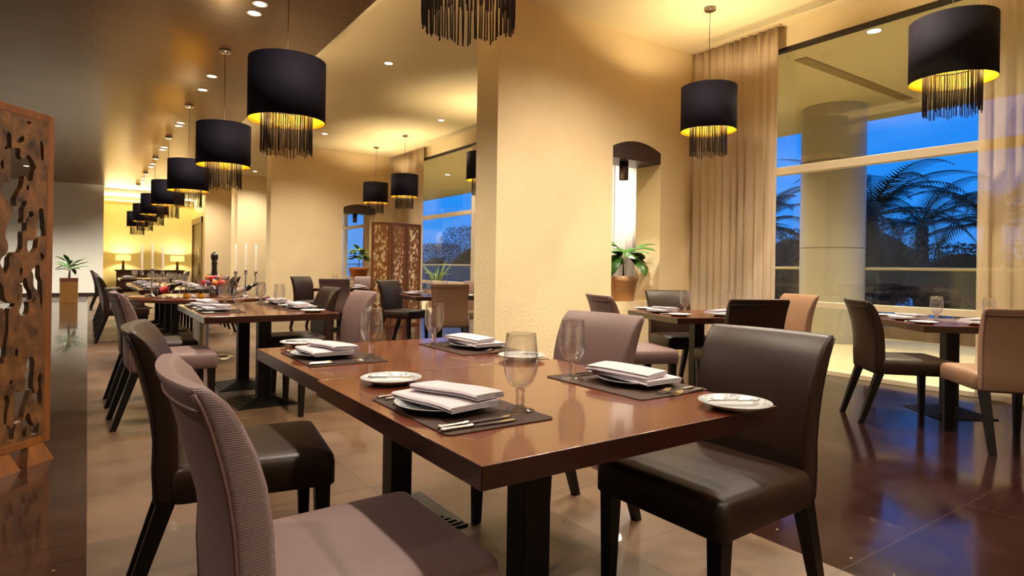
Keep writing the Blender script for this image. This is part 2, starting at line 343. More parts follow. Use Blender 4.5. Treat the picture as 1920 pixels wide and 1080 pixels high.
# outer walls
struct(box('wall_left', -4.1, -4.0, YB, 24.6, 0, 4.2, M['white_wall']))
struct(box('wall_behind', -4.1, XW+.1, YB-.12, YB, 0, 4.3, M['plaster']))
struct(box('wall_far_white', -4.1, .41, 24.5, 24.65, 0, 3.72, M['white_wall']))
struct(box('wall_recess_left', .30, .41, 24.65, 28.8, 0, 3.76, M['yellow_wall']))
struct(box('wall_recess_back', .30, 3.7, 28.8, 28.95, 0, 3.8, M['yellow_wall']))
struct(box('baseboard_far', -4.0, .41, 24.47, 24.5, 0, .12, M['baseboard']))
struct(box('baseboard_recess', .41, 3.6, 28.77, 28.8, 0, .14, M['baseboard']))
struct(box('wall_far_fascia', XE, 3.6, 25.2, 25.3, ZW, 4.2, M['ceil']))

def niche_wall(name, Y0, Y1, X0, X1, nx0, nx1, zs=.74, z0=2.52, ze=2.66, za=2.76):
    b = MB(); b.box(X0, nx0, Y0, Y1, 0, ZC); b.box(nx1, X1, Y0, Y1, 0, ZC); b.box(nx0, nx1, Y0, Y1, 0, zs)
    n = 16; arc = []
    for i in range(n+1):
        t = i/n*2-1; arc.append((nx0+(nx1-nx0)*i/n, ze+(za-ze)*(1-t*t)))
    for i in range(n):
        (xa, zaa), (xb, zb) = arc[i], arc[i+1]
        b.prism([(xa, Y0, zaa), (xb, Y0, zb), (xb, Y0, ZC), (xa, Y0, ZC)], [(xa, Y1, zaa), (xb, Y1, zb), (xb, Y1, ZC), (xa, Y1, ZC)])
    struct(b.build(name, M['plaster']))
    l = MB(); y0, y1 = Y0+.004, Y1+.0
    fr = [(nx0, y0, z0)]+[(nx1, y0, z0)]+[(x, y0, z-.001) for x, z in arc[::-1]]
    l.prism(fr, [(x, y1, z) for x, _, z in fr])
    o = l.build('trim_3', M['lintel']); struct(o)
    return o
niche_wall('wall_niche_near', 5.43, 5.86, 3.55, 6.80, 5.24, 6.10)
niche_wall('wall_niche_far', 15.5, 15.93, 3.62, 6.86, 5.42, 6.30)
struct(box('wall_pier_far', 4.0, XW, 21.6, 22.6, 0, ZC, M['plaster']))
struct(box('wall_end', 3.6, XW+.1, 25.5, 25.9, 0, ZC, M['plaster']))
# side wall of the far recess with its door
b = MB(); b.box(3.6, 3.72, 25.9, 26.0, 0, 3.76); b.box(3.6, 3.72, 28.6, 28.95, 0, 3.76); b.box(3.6, 3.72, 26.0, 28.6, 2.95, 3.76)
struct(b.build('wall_recess_right', M['yellow_wall']))
d1 = empty('door_1', (3.6, 27.3, 0)); struct(d1)
b = MB(); b.box(-.05, .08, -1.3, -1.15, 0, 2.95); b.box(-.05, .08, 1.15, 1.3, 0, 2.95); b.box(-.06, .08, -1.3, 1.3, 2.72, 2.95); b.build('door_frame', M['doorframe'], d1)
box('door_leaf', .0, .06, -1.15, 1.15, 0, 2.72, M['ledoor'], d1)
b = MB(); b.tube([(-.06, -.9, .7), (-.06, -.9, 1.75)], .02); b.box(-.06, .0, -.91, -.89, .8, .82); b.box(-.06, .0, -.91, -.89, 1.6, 1.62); b.build('door_handle', M['chrome'], d1)

# window wall: bulkhead, frames, panes
struct(box('wall_window_head', XW-.05, XW+.12, YB, 25.5, 3.84, ZC+.1, M['ceil']))
struct(box('trim_4', XW-.03, XW+.05, YB, 25.5, 3.80, 3.842, M['gasket']))
def window(idx, ya, yb, zl=.78):
    f = MB(); x0, x1 = XW-.03, XW+.05
    f.box(x0, x1, ya, ya+.07, 0, 3.8); f.box(x0, x1, yb-.07, yb, 0, 3.8)
    f.box(x0-.02, x1, ya+.07, yb-.07, 2.31, 2.40); f.box(x0, x1, ya+.07, yb-.07, zl-.04, zl+.03); f.box(x0-.03, x1+.02, ya, yb, 0, .05)
    r = empty('window_%d' % idx, (0, 0, 0)); struct(r)
    f.build('window_frame', M['frame'], r, bevel=.004)
    for (z0, z1) in ((.05, zl-.04), (zl+.03, 2.31), (2.40, 3.8)):
        box('pane', XW+.005, XW+.017, ya+.07, yb-.07, z0, z1, M['pane'], r)
for i, (ya, yb) in enumerate([(-4.0, -1.3), (-1.3, 1.55), (1.55, 4.62), (4.62, 5.45), (5.84, 8.5), (8.5, 11.35), (11.35, 14.1), (14.1, 15.5), (15.93, 17.6), (17.6, 19.4), (19.4, 21.6), (22.6, 25.5)]):
    window(i+1, ya, yb)
b = MB(); b.box(XW-.02, XW+.06, 5.45, 5.84, 0, 3.8); struct(b.build('wall_window_pier', M['plaster']))

# ------------------------------------------------------------------ terrace and beyond
struct(box('floor_terrace', XW+.12, 11.7, -8, 40, -.12, -.01, M['outer_slab']))
struct(box('trim_5', 11.7, 11.95, -8, 40, -.12, .19, M['kerb'], bevel=.01))
struct(box('ceiling_terrace', XW+.12, 11.75, -8, 40, 3.94, 4.3, M['soffit']))
struct(box('trim_6', 7.6, 11.0, 4.34, 4.50, 3.925, 3.945, mat('soffit_slot_shade', '#8A7448', .7)))
g = tag(box('lawn', 11.95, 18.5, -12, 60, -.35, -.02, M['grass']), 'dark green lawn beyond the terrace kerb', 'grass', kind='stuff')
g = tag(box('water', 18.5, 160, -150, 200, -1.2, -.6, M['water']), 'blue water beyond the lawn at dusk', 'water', kind='stuff')
cc = empty('terrace_column', (10.4, 5.43, 0)); tag(cc, 'thick round beige column on the terrace outside the window', 'column')
b = MB(); b.lathe([(.5, -.01), (.5, 1.55)], 48); b.lathe([(.488, 1.55), (.488, 1.565)], 48); b.lathe([(.5, 1.565), (.5, 3.0)], 48); b.lathe([(.488, 3.0), (.488, 3.015)], 48); b.lathe([(.5, 3.015), (.5, 3.94)], 48)
b.build('shaft', M['column'], cc)
bal = empty('terrace_balustrade', (11.8, 0, .19)); tag(bal, 'glass balustrade with pale top rail on the terrace kerb', 'railing')
b = MB(); b.tube([(0, -6, 1.04), (0, 38, 1.04)], .03, 10); b.build('top_rail', mat('pale_rail', '#C9B888', .35, metal=.3), bal)
b = MB(); b.box(-.006, .006, -6, 38, 0, 1.01); b.build('glass_panel', M['pane'], bal)
for k in range(-5, 38, 2): box('post', -.015, .015, k+.55, k+.58, 0, 1.02, M['steel'], bal)
def frond(b, base, az, length, droop, rise, n=34, wl=.6, mi=0):
    p = Vector(base); el = rise; step = length/n; pts = []
    for i in range(n+1):
        pts.append(p.copy()); d = Vector((math.cos(az)*math.cos(el), math.sin(az)*math.cos(el), math.sin(el))); p += d*step; el -= droop/n*(1.0+i/n)
    b.tube(pts, [.014*(1-i/(n+1))+.002 for i in range(n+1)], 5, mi)
    side = Vector((-math.sin(az), math.cos(az), 0))
    for i in range(2, n+1):
        t = (pts[i]-pts[i-1]).normalized(); L = wl*math.sin(PI*min(1, .12+.88*i/n)**.8)+.06
        for s in (-1, 1):
            for h in (0,):
                q = pts[i-1]+(pts[i]-pts[i-1])*h
                tip = q+(side*s*.75+t*.65+Vector((0, 0, -.22))).normalized()*L*random.uniform(.85, 1.05)
                wv = t*.024
                b.add([q-wv, q+wv, tip+Vector((0, 0, .004)), tip], [(0, 1, 2, 3)], mi)
def palm(x, y, h, n, L, label, lean=0.):
    r = empty('palm_tree', (x, y, -.02)); tag(r, label, 'tree', 'palm trees beyond the terrace')
    b = MB(); pts = [(lean*(i/8)**2, 0, h*i/8) for i in range(9)]; b.tube(pts, [.2-.05*i/8+.015*(i % 2) for i in range(9)], 12); b.build('trunk', M['trunk'], r)
    f = MB()
    for k in range(n):
        frond(f, (lean, 0, h), 2*PI*k/n*1.0+random.uniform(-.15, .15)+(k % 3)*.3, L*random.uniform(.85, 1.1), R(random.uniform(45, 100)), R(random.uniform(5, 75)), wl=.5)
    f.build('fronds', M['palm'], r, recalc=False)
def shrub(x, y, rx, ry, h, label, n=900, leaf=.12):
    r = MB()
    for k in range(n):
        u = random.uniform(0, 2*PI); v = random.random()**.5; z = random.random()
        k2 = math.sqrt(max(0, 1-(z*1.0-.2)**2)) if z > .2 else 1
        p = Vector((rx*v*k2*math.cos(u), ry*v*k2*math.sin(u), h*z)); a = Vector((random.uniform(-1, 1), random.uniform(-1, 1), random.uniform(-.5, 1))).normalized(); c = a.orthogonal().normalized()
        r.add([p, p+a*leaf+c*leaf*.3, p+a*leaf*2, p+a*leaf-c*leaf*.3], [(0, 1, 2, 3)])
    core = []  # solid core added inside the leaves to block light
    for j in range(7):
        ph = j/6; core.append([(rx*(.8 if n < 5000 else .55)*math.sin(PI*(.12+.82*ph))*math.cos(2*PI*k/14)*(1+.12*math.sin(3*k+j)), ry*(.8 if n < 5000 else .55)*math.sin(PI*(.12+.82*ph))*math.sin(2*PI*k/14)*(1+.12*math.cos(2*k+j)), h*(.08+(.8 if n < 5000 else .6)*ph)) for k in range(14)])
    r.loft(core)
    o = empty('shrub', (x, y, -.02)); tag(o, label, 'bush', 'shrubs beyond the terrace')
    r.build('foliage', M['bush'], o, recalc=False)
    b = MB()
    for q in range(5): b.tube([(0, 0, 0), (rx*.4*math.cos(q*1.3), ry*.4*math.sin(q*1.3), h*.7)], [.05, .015], 6)
    b.build('stem', M['trunk'], o)
palm(15.6, 7.2, 2.55, 20, 2.7, 'big palm right of the terrace column with fronds reaching the upper pane')
palm(17.0, 5.2, 2.3, 18, 2.6, 'shorter palm nearest the right-hand sheer curtain')
palm(14.6, 9.6, 2.3, 16, 2.2, 'palm showing left of the terrace column beside the drape')
palm(20.5, 8.0, 2.6, 16, 2.6, 'distant palm behind the big palm, over the water')
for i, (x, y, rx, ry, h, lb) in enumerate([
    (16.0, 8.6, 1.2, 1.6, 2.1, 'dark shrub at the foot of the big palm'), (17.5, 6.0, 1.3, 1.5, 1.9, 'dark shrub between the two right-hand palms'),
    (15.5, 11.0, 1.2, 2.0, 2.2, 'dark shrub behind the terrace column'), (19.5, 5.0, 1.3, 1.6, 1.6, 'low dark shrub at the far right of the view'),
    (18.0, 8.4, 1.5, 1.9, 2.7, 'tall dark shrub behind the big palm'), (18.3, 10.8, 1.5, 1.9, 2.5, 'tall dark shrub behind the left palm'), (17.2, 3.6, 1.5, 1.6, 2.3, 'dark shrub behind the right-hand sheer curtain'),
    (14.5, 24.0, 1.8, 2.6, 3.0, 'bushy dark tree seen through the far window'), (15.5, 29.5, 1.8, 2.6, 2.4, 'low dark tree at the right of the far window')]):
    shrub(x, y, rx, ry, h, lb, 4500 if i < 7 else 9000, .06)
stp = empty('terrace_plant', (8.2, 15.6, -.01)); tag(stp, 'spiky small plant outside the far window', 'plant')
f = MB()
for k in range(14):
    a = k*2.4; f.tube([(0, 0, .5), (.2*math.cos(a), .2*math.sin(a), .95), (.45*math.cos(a), .45*math.sin(a), 1.15+.2*math.sin(k))], [.012, .02, .003], 5)
f.build('fronds', M['leaf_y'], stp); b = MB(); b.lathe([(.2, 0), (.26, .5), (.22, .5), (.2, .45), (0, .45)], 20); b.build('pot', M['terra'], stp)

# ------------------------------------------------------------------ curtains
def curtain(name, ya, yb, x, m, label, folds, amp=.045, z0=.02, z1=4.06, cat='curtain', group=None, flare=0.):
    n = folds*10; k = 14; rows = []
    for j in range(k+1):
        z = z0+(z1-z0)*j/k; row = []
        for i in range(n+1):
            t = i/n; ph = 2*PI*folds*t+.6*math.sin(3.1*t*6+1.3)
            a = amp*(.7+.3*math.sin(9*t+2))*(1-.35*j/k)
            yy = ya+(yb-ya)*t+flare*(1-j/k)*(t-.5)
            row.append((x+a*math.sin(ph)+.25*a*math.sin(2.3*ph+j*.12), yy+.3*a*math.cos(ph), z))
        rows.append(row)
    b = MB(); b.loft(rows, closed=False, caps=False)
    r = empty(name, (0, 0, 0))
    o = b.build('cloth', m, r, recalc=False); md = o.modifiers.new('solid', 'SOLIDIFY'); md.thickness = .0015
    t = MB(); t.box(x-.02, x+.02, min(ya, yb)-.02, max(ya, yb)+.02, z1, z1+.02); t.build('track', M['frame'], r)
    tag(r, label, cat, group)
    return r
curtain('drape', 5.42, 4.16, 6.68, M['drape'], 'beige floor-length drape between the niche wall and the large window', 11, .05)
curtain('sheer_curtain', 2.16, .9, 6.66, M['sheer'], 'translucent ivory sheer curtain at the far right edge', 9, .05)
curtain('drape', .9, -3.8, 6.66, M['drape'], 'beige drape outside the right edge of the view', 30, .05)
curtain('sheer_curtain', 7.6, 5.9, 6.62, M['sheer_w'], 'bright white sheer seen through the near niche', 12, .05)
curtain('drape', 15.45, 13.45, 6.68, M['drape'], 'pale drape behind the carved folding screen', 15, .05)
curtain('drape', 17.3, 15.98, 6.66, M['drape'], 'drape seen through the far niche', 10, .05)

# ------------------------------------------------------------------ chairs
def rrect(xa, xb, w, rc, n=5, k=8, bulge=0., z=0., ea=0.):
    """rounded rectangle ring, x from xa (rear) to xb (front), y +-w, pushed rearward in the middle by bulge"""
    rc = min(rc, abs(xb-xa)*.49); pts = []
    for cx, cyy, a0 in ((xb-rc, w-rc, 0), (xa+rc, w-rc, 90), (xa+rc, -w+rc, 180), (xb-rc, -w+rc, 270)):
        for i in range(n+1):
            a = R(a0+90*i/n); pts.append((cx+rc*math.cos(a), cyy+rc*math.sin(a)))
        if a0 in (90, 270):
            continue
        # long straight side between this corner and the next one
        if a0 == 0: pass
    # resample long sides in y
    out = []
    for i in range(len(pts)):
        p, q = pts[i], pts[(i+1) % len(pts)]; out.append(p)
        if abs(q[1]-p[1]) > w*.6:
            for s in range(1, k): out.append((p[0]+(q[0]-p[0])*s/k, p[1]+(q[1]-p[1])*s/k))
    return [(x-bulge*(1-(y/w)**2), y, z) for x, y in out]
def make_chair(style, label, name='dining_chair'):
    up_m, pipe = {'mauve': (M['mauve'], M['pipe_m']), 'brown': (M['brown'], M['pipe_b']), 'pink': (M['pink'], M['pipe_m']), 'ribbed': (M['mauve'], M['pipe_m'])}[style]
    t = empty(name); tag(t, label, 'chair')
    # backrest
    prof = [(.380, -.196, -.150, .218), (.40, -.205, -.14, .224), (.50, -.210, -.135, .224), (.58, -.208, -.135, .224), (.66, -.214, -.140, .226), (.74, -.226, -.152, .229), (.80, -.240, -.170, .232), (.86, -.257, -.197, .236), (.90, -.272, -.222, .239), (.922, -.283, -.245, .240), (.933, -.284, -.258, .236)]
    prof = [(z, a-.03, b_-.03, w_) for z, a, b_, w_ in prof]
    rings = [rrect(a, b_, w_, .016, 4, 8, .032*min(1, max(0, (z-.45)/.3)), z) for z, a, b_, w_ in prof]
    b = MB(); b.loft(rings)
    o = b.build('backrest', [up_m, M['rib']], t)
    if style == 'ribbed':
        for p in o.data.polygons:
            if abs(p.normal.y) > .75: p.material_index = 1
    # piping along the rear side seams and across the back below the top edge
    for s in (-1, 1):
        p = MB(); pts = [(a+.002-.0*z, s*(w_-.004), z) for z, a, b_, w_ in prof[:-1]]
        p.tube(pts, .0045, 6); p.build('piping', pipe, t)
    p = MB(); pts = []
    for i in range(13):
        y = -.232+.464*i/12; pts.append((-.300-.032*(1-(y/.238)**2), y, .890))
    p.tube(pts, .003, 6); p.build('piping', pipe, t)
    # seat cushion
    rings = []
    for z, i in ((.385, .004), (.39, .0), (.46, .0), (.482, .004), (.494, .013), (.500, .028), (.505, .07), (.508, .13)):
        r_ = rrect(-.190+i, .315-i, .240-i, max(.01, .032-i*.3), 4, 6, 0, z)
        r_ = [(x, y*(1+.09*(x+.190)/.505), zz) for x, y, zz in r_]
        rings.append(r_)
    b = MB(); b.loft(rings); b.build('seat', up_m, t)
    # legs
    for s in (-1, 1):
        for (xt, zt, xb_, wt, wb_, yy) in ((.272, .388, .278, .026, .017, .220), (-.200, .388, -.325, .027, .018, .196)):
            b = MB()
            q = lambda cx, cy_, h, z: [(cx-h, cy_-h, z), (cx+h, cy_-h, z), (cx+h, cy_+h, z), (cx-h, cy_+h, z)]
            b.prism(q(xb_, s*yy, wb_, 0), q(xt, s*yy, wt, zt)); b.build('leg', M['leg'], t, bevel=.002)
    return t
protos = {}
def chair(x, y, ang, style, label, group=None):
    if style not in protos: c = protos[style] = make_chair(style, label)
    else: c = copy_tree(protos[style])
    c.location = (x, y, 0); c.rotation_euler = (0, 0, R(ang)); c['label'] = label; c['category'] = 'chair'
    c['group'] = group or 'upholstered dining chairs'
    return c
CG = 'upholstered dining chairs'
chair(.45, 1.39, 0, 'ribbed', 'nearest mauve chair, lower left, with ribbed fabric sides')
chair(.43, 2.38, -8, 'brown', 'dark brown leather chair right behind the nearest mauve chair on the left')
chair(1.75, 1.31, 180, 'brown', 'large dark brown leather chair at the right of the nearest table')
chair(1.73, 2.14, 184, 'mauve', 'mauve chair whose back rises behind the nearest table, beside the plaster wall')
chair(.46, 5.12, 2, 'mauve', 'mauve chair on the left side of the middle-left table, turned away from the camera')
chair(.45, 5.93, 0, 'brown', 'dark chair just beyond the mauve one on the left of the middle-left table')
chair(1.60, 4.90, 180, 'mauve', 'mauve chair on the right of the middle-left table, nearer one')
chair(1.62, 5.82, 180, 'brown', 'dark brown chair on the right of the middle-left table, farther one')
# diagonal tables by the window
chair(3.75, 3.65, -20, 'mauve', 'mauve chair seen side-on before the near niche')
chair(4.93, 4.12, 247, 'brown', 'dark brown chair standing in front of the drape')
chair(4.33, 3.00, 62, 'brown', 'dark brown chair with its back to the camera before the drape')
chair(5.33, 3.34, 158, 'pink', 'rosy chair between the drape and the terrace column')
chair(5.22, 2.21, -45, 'brown', 'dark brown chair seen side-on in front of the large window')
chair(5.10, 1.50, 41, 'pink', 'rosy chair cut off by the right edge of the picture')
# second bay
chair(3.86, 8.40, -62, 'brown', 'brown chair facing forward beside the carved folding screen')
chair(3.87, 6.98, 60, 'pink', 'rosy chair half hidden by the plaster pier')
chair(4.62, 7.9, 200, 'pink', 'rosy chair peeking over another chair behind the plaster pier')
chair(3.36, 11.2, -60, 'brown', 'brown chair at the rear table against the far cream wall')
chair(3.33, 9.75, 60, 'mauve', 'mauve chair with its back to the camera at the rear table')
chair(4.25, 11.35, 215, 'mauve', 'mauve chair behind the rear table near the potted plant')
# long table rows
ORD = ['first', 'second', 'third', 'fourth', 'fifth', 'sixth']
for i, (yy, st) in enumerate([(10.5, 'brown'), (11.4, 'mauve'), (12.3, 'brown'), (13.2, 'mauve'), (14.1, 'brown')]):
    chair(.42, yy, 0, st, '%s chair on the left of the long table, %s from the camera' % ('dark brown' if st == 'brown' else 'mauve', ORD[i]))
for i, (yy, st) in enumerate([(10.9, 'brown'), (11.8, 'mauve'), (12.65, 'brown'), (13.5, 'brown')]):
    chair(1.72, yy, 180, st, '%s chair on the right of the long table, %s from the camera' % ('dark brown' if st == 'brown' else 'mauve', ORD[i]))
chair(.38, 17.6, 0, 'brown', 'dark chair at the left of the farthest dining table')
chair(.38, 18.6, 0, 'mauve', 'pale chair at the left of the farthest dining table')
chair(1.85, 17.9, 180, 'brown', 'dark chair at the right of the farthest dining table')

# ------------------------------------------------------------------ tables
def table_base(t, cx=0., cy_=0.):
    b = MB(); b.box(cx-.05, cx+.05, cy_-.05, cy_+.05, .05, .698); b.build('post', M['post'], t, bevel=.004)
    rings = []; n = 9
    for i in range(n):
        h = .235-.021*i; z0 = .006*i+.0; 
        q = lambda h, z: [(cx-h, cy_-h, z), (cx+h, cy_-h, z), (cx+h, cy_+h, z), (cx-h, cy_+h, z)]
        rings += [q(h, z0), q(h, z0+.010), q(h-.010, z0+.010), q(h-.012, z0+.004)]
    rings.append(q(.052, .06))
    b = MB(); b.loft(rings, smooth=False); b.build('base', M['iron'], t)
    b = MB(); b.box(cx-.2, cx+.2, cy_-.03, cy_+.03, .683, .698); b.box(cx-.03, cx+.03, cy_-.2, cy_+.2, .683, .698); b.build('bracket', M['iron'], t)
def table(x, y, ang, sx_, sy_, label, group='dark square dining tables'):
    t = empty('dining_table', (x, y, 0), R(ang)); tag(t, label, 'table', group)
    b = MB(); b.box(-sx_/2, sx_/2, -sy_/2, sy_/2, .698, .750, 1)
    b.m[1] = 0
    o = b.build('tabletop', [M['tabletop'], M['tableedge']], t, bevel=.003)
    table_base(t); return t
table(1.148, 1.56, 0, 1.025, 1.06, 'nearest red-brown table, with the bare corner toward the camera')
table(1.15, 2.56, 0.4, 1.01, .92, 'red-brown table pushed against the far end of the nearest table')
table(1.20, 5.35, 0, 1.01, .80, 'near half of the middle-left table pair')
table(1.20, 6.16, 0, 1.01, .80, 'far half of the middle-left table pair')
table(4.60, 3.64, -20, .94, .94, 'small square table between the near niche and the drape')
table(5.86, 2.08, -40, .90, .90, 'small square table against the large window at the right')
table(4.02, 7.6, -8, .94, .94, 'small square table right of the carved folding screen')
table(3.72, 10.62, -25, .94, .94, 'small square rear table before the far niche')
for i in range(4): table(1.10, 10.66+.92*i, 0, 1.0, .90, 'square table in the long row behind the round table, %s from the camera' % ORD[i])
table(1.12, 17.8, 0, 1.0, 1.6, 'farthest dining table before the sideboard')

# round buffet table
rtb = empty('round_table', (1.12, 8.15, 0)); tag(rtb, 'round dark buffet table on a chrome pedestal', 'table')
b = MB(); b.lathe([(.0, .705), (.75, .705), (.765, .712), (.765, .742), (.758, .75), (0, .75)], 64); b.build('tabletop', M['tabletop'], rtb)
b = MB(); b.lathe([(.085, .02), (.085, .705)], 32); b.build('pedestal', M['steel'], rtb)
b = MB(); b.lathe([(0, 0), (.36, 0), (.36, .012), (.30, .022), (.0, .03)], 48); b.build('base', M['chrome'], rtb)

# ------------------------------------------------------------------ place settings
def mk_glass():
    t = empty('water_goblet')
    b = MB(); b.lathe([(.009, .062), (.022, .067), (.034, .08), (.043, .10), (.0475, .125), (.047, .15), (.044, .18), (.0405, .213), (.0385, .213), (.0420, .18), (.0450, .15), (.0455, .125), (.041, .102), (.031, .083), (.018, .071), (.0, .068)], 28)
    b.build('bowl', M['glass'], t)
    b = MB(); b.lathe([(0, 0), (.040, 0), (.041, .003), (.036, .006), (.020, .009), (.012, .014), (.0105, .022), (.013, .028), (.0105, .034), (.0125, .041), (.0105, .048), (.014, .056), (.010, .064), (0, .066)], 24)
    b.build('stem', M['sglass'], t); return t
def mk_plate(name, r):
    t = empty(name)
    b = MB(); b.lathe([(0, .0), (r*.55, .0), (r*.62, .004), (r*.96, .017), (r, .020), (r*.995, .0215), (r*.95, .020)], 48); b.build('dish', M['china'], t)
    b = MB(); b.lathe([(r*.955, .0203), (r*.66, .0085)], 48); b.build('rim', M['rim'], t)
    b = MB(); b.lathe([(r*.662, .0086), (r*.58, .0062), (0, .006)], 48); b.build('well', M['china'], t); return t
def ribbon(b, path, y0, y1, th, ny=6, wob=.002, sag=0.0):
    """thick folded ribbon: path in (x, z), extruded along y"""
    P = [Vector((x, 0, z)) for x, z in path]; n = len(P); left = []; right = []
    for i in range(n):
        t = (P[min(i+1, n-1)]-P[max(i-1, 0)]).normalized(); nn = Vector((-t.z, 0, t.x)); left.append(P[i]+nn*th/2); right.append(P[i]-nn*th/2)
    ring = left+right[::-1]; rings = []
    for j in range(ny+1):
        s = j/ny; y = y0+(y1-y0)*s; dz = wob*math.sin(5*s+1)-sag*(2*s-1)**2; dx = wob*math.sin(7*s)
        rings.append([Vector((p.x+dx, y, p.z+dz)) for p in ring])
    b.loft(rings, smooth=False)
def fold(x0, x1, z0, layers, gap):
    path = []; d = 1
    for k in range(layers):
        z = z0+gap*k; a, c = (x0, x1) if d > 0 else (x1, x0)
        k2 = .004*(k % 2); path += [(a+(d*.004), z), (a+(c-a)*.5, z+.001), (c-(d*.004), z)]
        if k < layers-1: path += [(c, z+gap*.5)]
        d = -d
    return path
def mk_napkin():
    t = empty('folded_napkin')
    b = MB(); ribbon(b, fold(-.085, .085, .004, 3, .0055), -.14, .14, .0042, sag=.004); b.build('lower_fold', M['napkin'], t)
    b = MB(); ribbon(b, fold(-.055, .062, .021, 3, .0058), -.125, .13, .0044, sag=.004); o = b.build('upper_fold', M['napkin'], t); o.rotation_euler = (0, R(3), R(9)); o.location = (.03, -.01, .002)
    return t
def mk_knife(name='table_knife', L=.22):
    t = empty(name); h = L*.42
    b = MB(); pr = [(0, .004), (.006, .0075), (h*.3, .0062), (h*.7, .0055), (h*.93, .0075), (h, .0045)]
    b.loft([[(x, w_*math.cos(a), .005+.7*w_*math.sin(a)) for a in [2*PI*k/10 for k in range(10)]] for x, w_ in pr]); b.build('handle', M['silver'], t)
    b = MB(); b.loft([[(x, -wa, .0035), (x, wb_, .0035), (x, wb_, .0055), (x, -wa, .0048)] for x, wa, wb_ in ((h, .004, .004), (h+.015, .008, .005), (L*.8, .010, .005), (L*.93, .008, .005), (L, .0, .004))], smooth=False); b.build('blade', M['blade'], t)
    return t
def mk_fork(name='dinner_fork', L=.2):
    t = empty(name)
    b = MB(); pr = [(0, .006, .002), (.01, .0085, .003), (L*.25, .0065, .003), (L*.5, .0035, .006), (L*.62, .003, .012)]
    b.loft([[(x, w_*math.cos(a), z+.002+.25*w_*math.sin(a)) for a in [2*PI*k/10 for k in range(10)]] for x, w_, z in pr]); b.build('handle', M['silver'], t)
    b = MB()
    b.loft([[(x, -w_, z), (x, w_, z), (x, w_, z+.002), (x, -w_, z+.002)] for x, w_, z in ((L*.62, .003, .012), (L*.66, .010, .011), (L*.76, .0125, .006))], smooth=False)
    for k in range(4):
        y = -.0108+.0072*k; b.loft([[(x, y-w_, z), (x, y+w_, z), (x, y+w_, z+.0016), (x, y-w_, z+.0016)] for x, w_, z in ((L*.755, .0018, .006), (L*.88, .0015, .003), (L, .0008, .008))], smooth=False)
    b.build('head', M['blade'], t); return t
def mk_mat():
    t = MB(); r_ = rrect(-.16, .16, .235, .018, 4, 3); t.loft([[(x, y, 0) for x, y, z in r_], [(x, y, .003) for x, y, z in r_]]); return t.build('placemat', M['mat_'])
PR = {}
def item(key, maker, x, y, z, rz, label, cat, group, first_kw=None):
    if key not in PR: o = PR[key] = maker()
    else: o = copy_tree(PR[key])
    o.location = (x, y, z); o.rotation_euler = (0, 0, rz); tag(o, label, cat, group)
    return o
def setting(ox, oy, ang, place, mats=True, lite=0, dxm=0.0, skew=0., bl=.44):
    """ox, oy: table edge in front of the sitter; ang: the way the sitter looks; lite hides what the photo does not show"""
    a = R(ang); zt = .750
    def W(lx, ly): return ox+lx*math.cos(a)-ly*math.sin(a), oy+lx*math.sin(a)+ly*math.cos(a)
    zm = zt
    if mats:
        x, y = W(.205, 0); item('mat', mk_mat, x, y, zt, a, 'dark leather placemat '+place, 'placemat', 'leather placemats'); zm = zt+.003
    x, y = W(.17, .025); item('plate', lambda: mk_plate('dinner_plate', .132), x, y, zm, a, 'white dinner plate '+place, 'plate', 'white dinner plates')
    x, y = W(.175, .02); item('napkin', mk_napkin, x, y, zm+.0195, a+R(skew), 'folded white napkin '+place, 'napkin', 'folded napkins')
    x, y = W(.33, -.125); item('glass', mk_glass, x, y, zm, a, 'stemmed water goblet '+place, 'glass', 'stemmed water goblets')
    x, y = W(.20, bl); item('bread', lambda: mk_plate('bread_plate', .102), x, y, zt, a, 'small white side plate '+place, 'plate', 'small side plates')
    if lite >= 2: return
    x, y = W(.05, -.175); item('knife', mk_knife, x, y, zm, a+R(2), 'silver table knife nearer the plate '+place, 'knife', 'silver table knives')
    x, y = W(.045, -.20); item('knife', mk_knife, x, y, zm, a-R(1), 'outer silver table knife '+place, 'knife', 'silver table knives')
    x, y = W(.07, .19); item('fork', mk_fork, x, y, zm, a+R(4), 'silver fork nearer the plate '+place, 'fork', 'silver forks')
    if lite >= 1: return
    x, y = W(.06, .222); item('fork', mk_fork, x, y, zm, a+R(8), 'outer silver fork '+place, 'fork', 'silver forks')
    x, y = W(.13, .47)
    o = item('butter', lambda: mk_knife('butter_knife', .155), x, y, zt+.016, a-R(28), 'butter knife on the side plate '+place, 'knife', 'butter knives')
setting(.635, 1.485, 0, 'at the left seat of the nearest table', skew=8)
setting(1.725, 1.52, 180, 'at the right seat of the nearest table')
setting(.655, 2.60, 0, 'at the left seat of the second joined table')
setting(1.735, 2.585, 180, 'at the right seat of the second joined table')
setting(.68, 5.50, 0, 'at the near left seat of the middle-left table', lite=1)
setting(.68, 6.12, 0, 'at the far left seat of the middle-left table', lite=1, bl=.31)
setting(1.74, 5.58, 180, 'at the near right seat of the middle-left table', lite=1)
setting(1.74, 6.30, 180, 'at the far right seat of the middle-left table', lite=2)
def around(cx, cy_, ang, which, half, place, lite=1):
    for w_ in which:
        a = {'A': ang, 'B': ang+90, 'C': ang+180, 'D': ang-90}[w_]   # direction the sitter looks
        s = {'A': .10, 'B': -.10, 'C': 0, 'D': 0}[w_]
        ra = R(a); ox = cx-half*math.cos(ra)-s*math.sin(ra)*1.0; oy = cy_-half*math.sin(ra)+s*math.cos(ra)
        setting(ox, oy, a, place % {'A': 'left', 'B': 'near', 'C': 'right', 'D': 'far'}[w_], mats=False, lite=lite)
around(4.60, 3.64, -20, 'AB', .47, 'at the %s side of the table before the drape')
around(5.86, 2.08, -40, 'AB', .45, 'at the %s side of the window table at right')
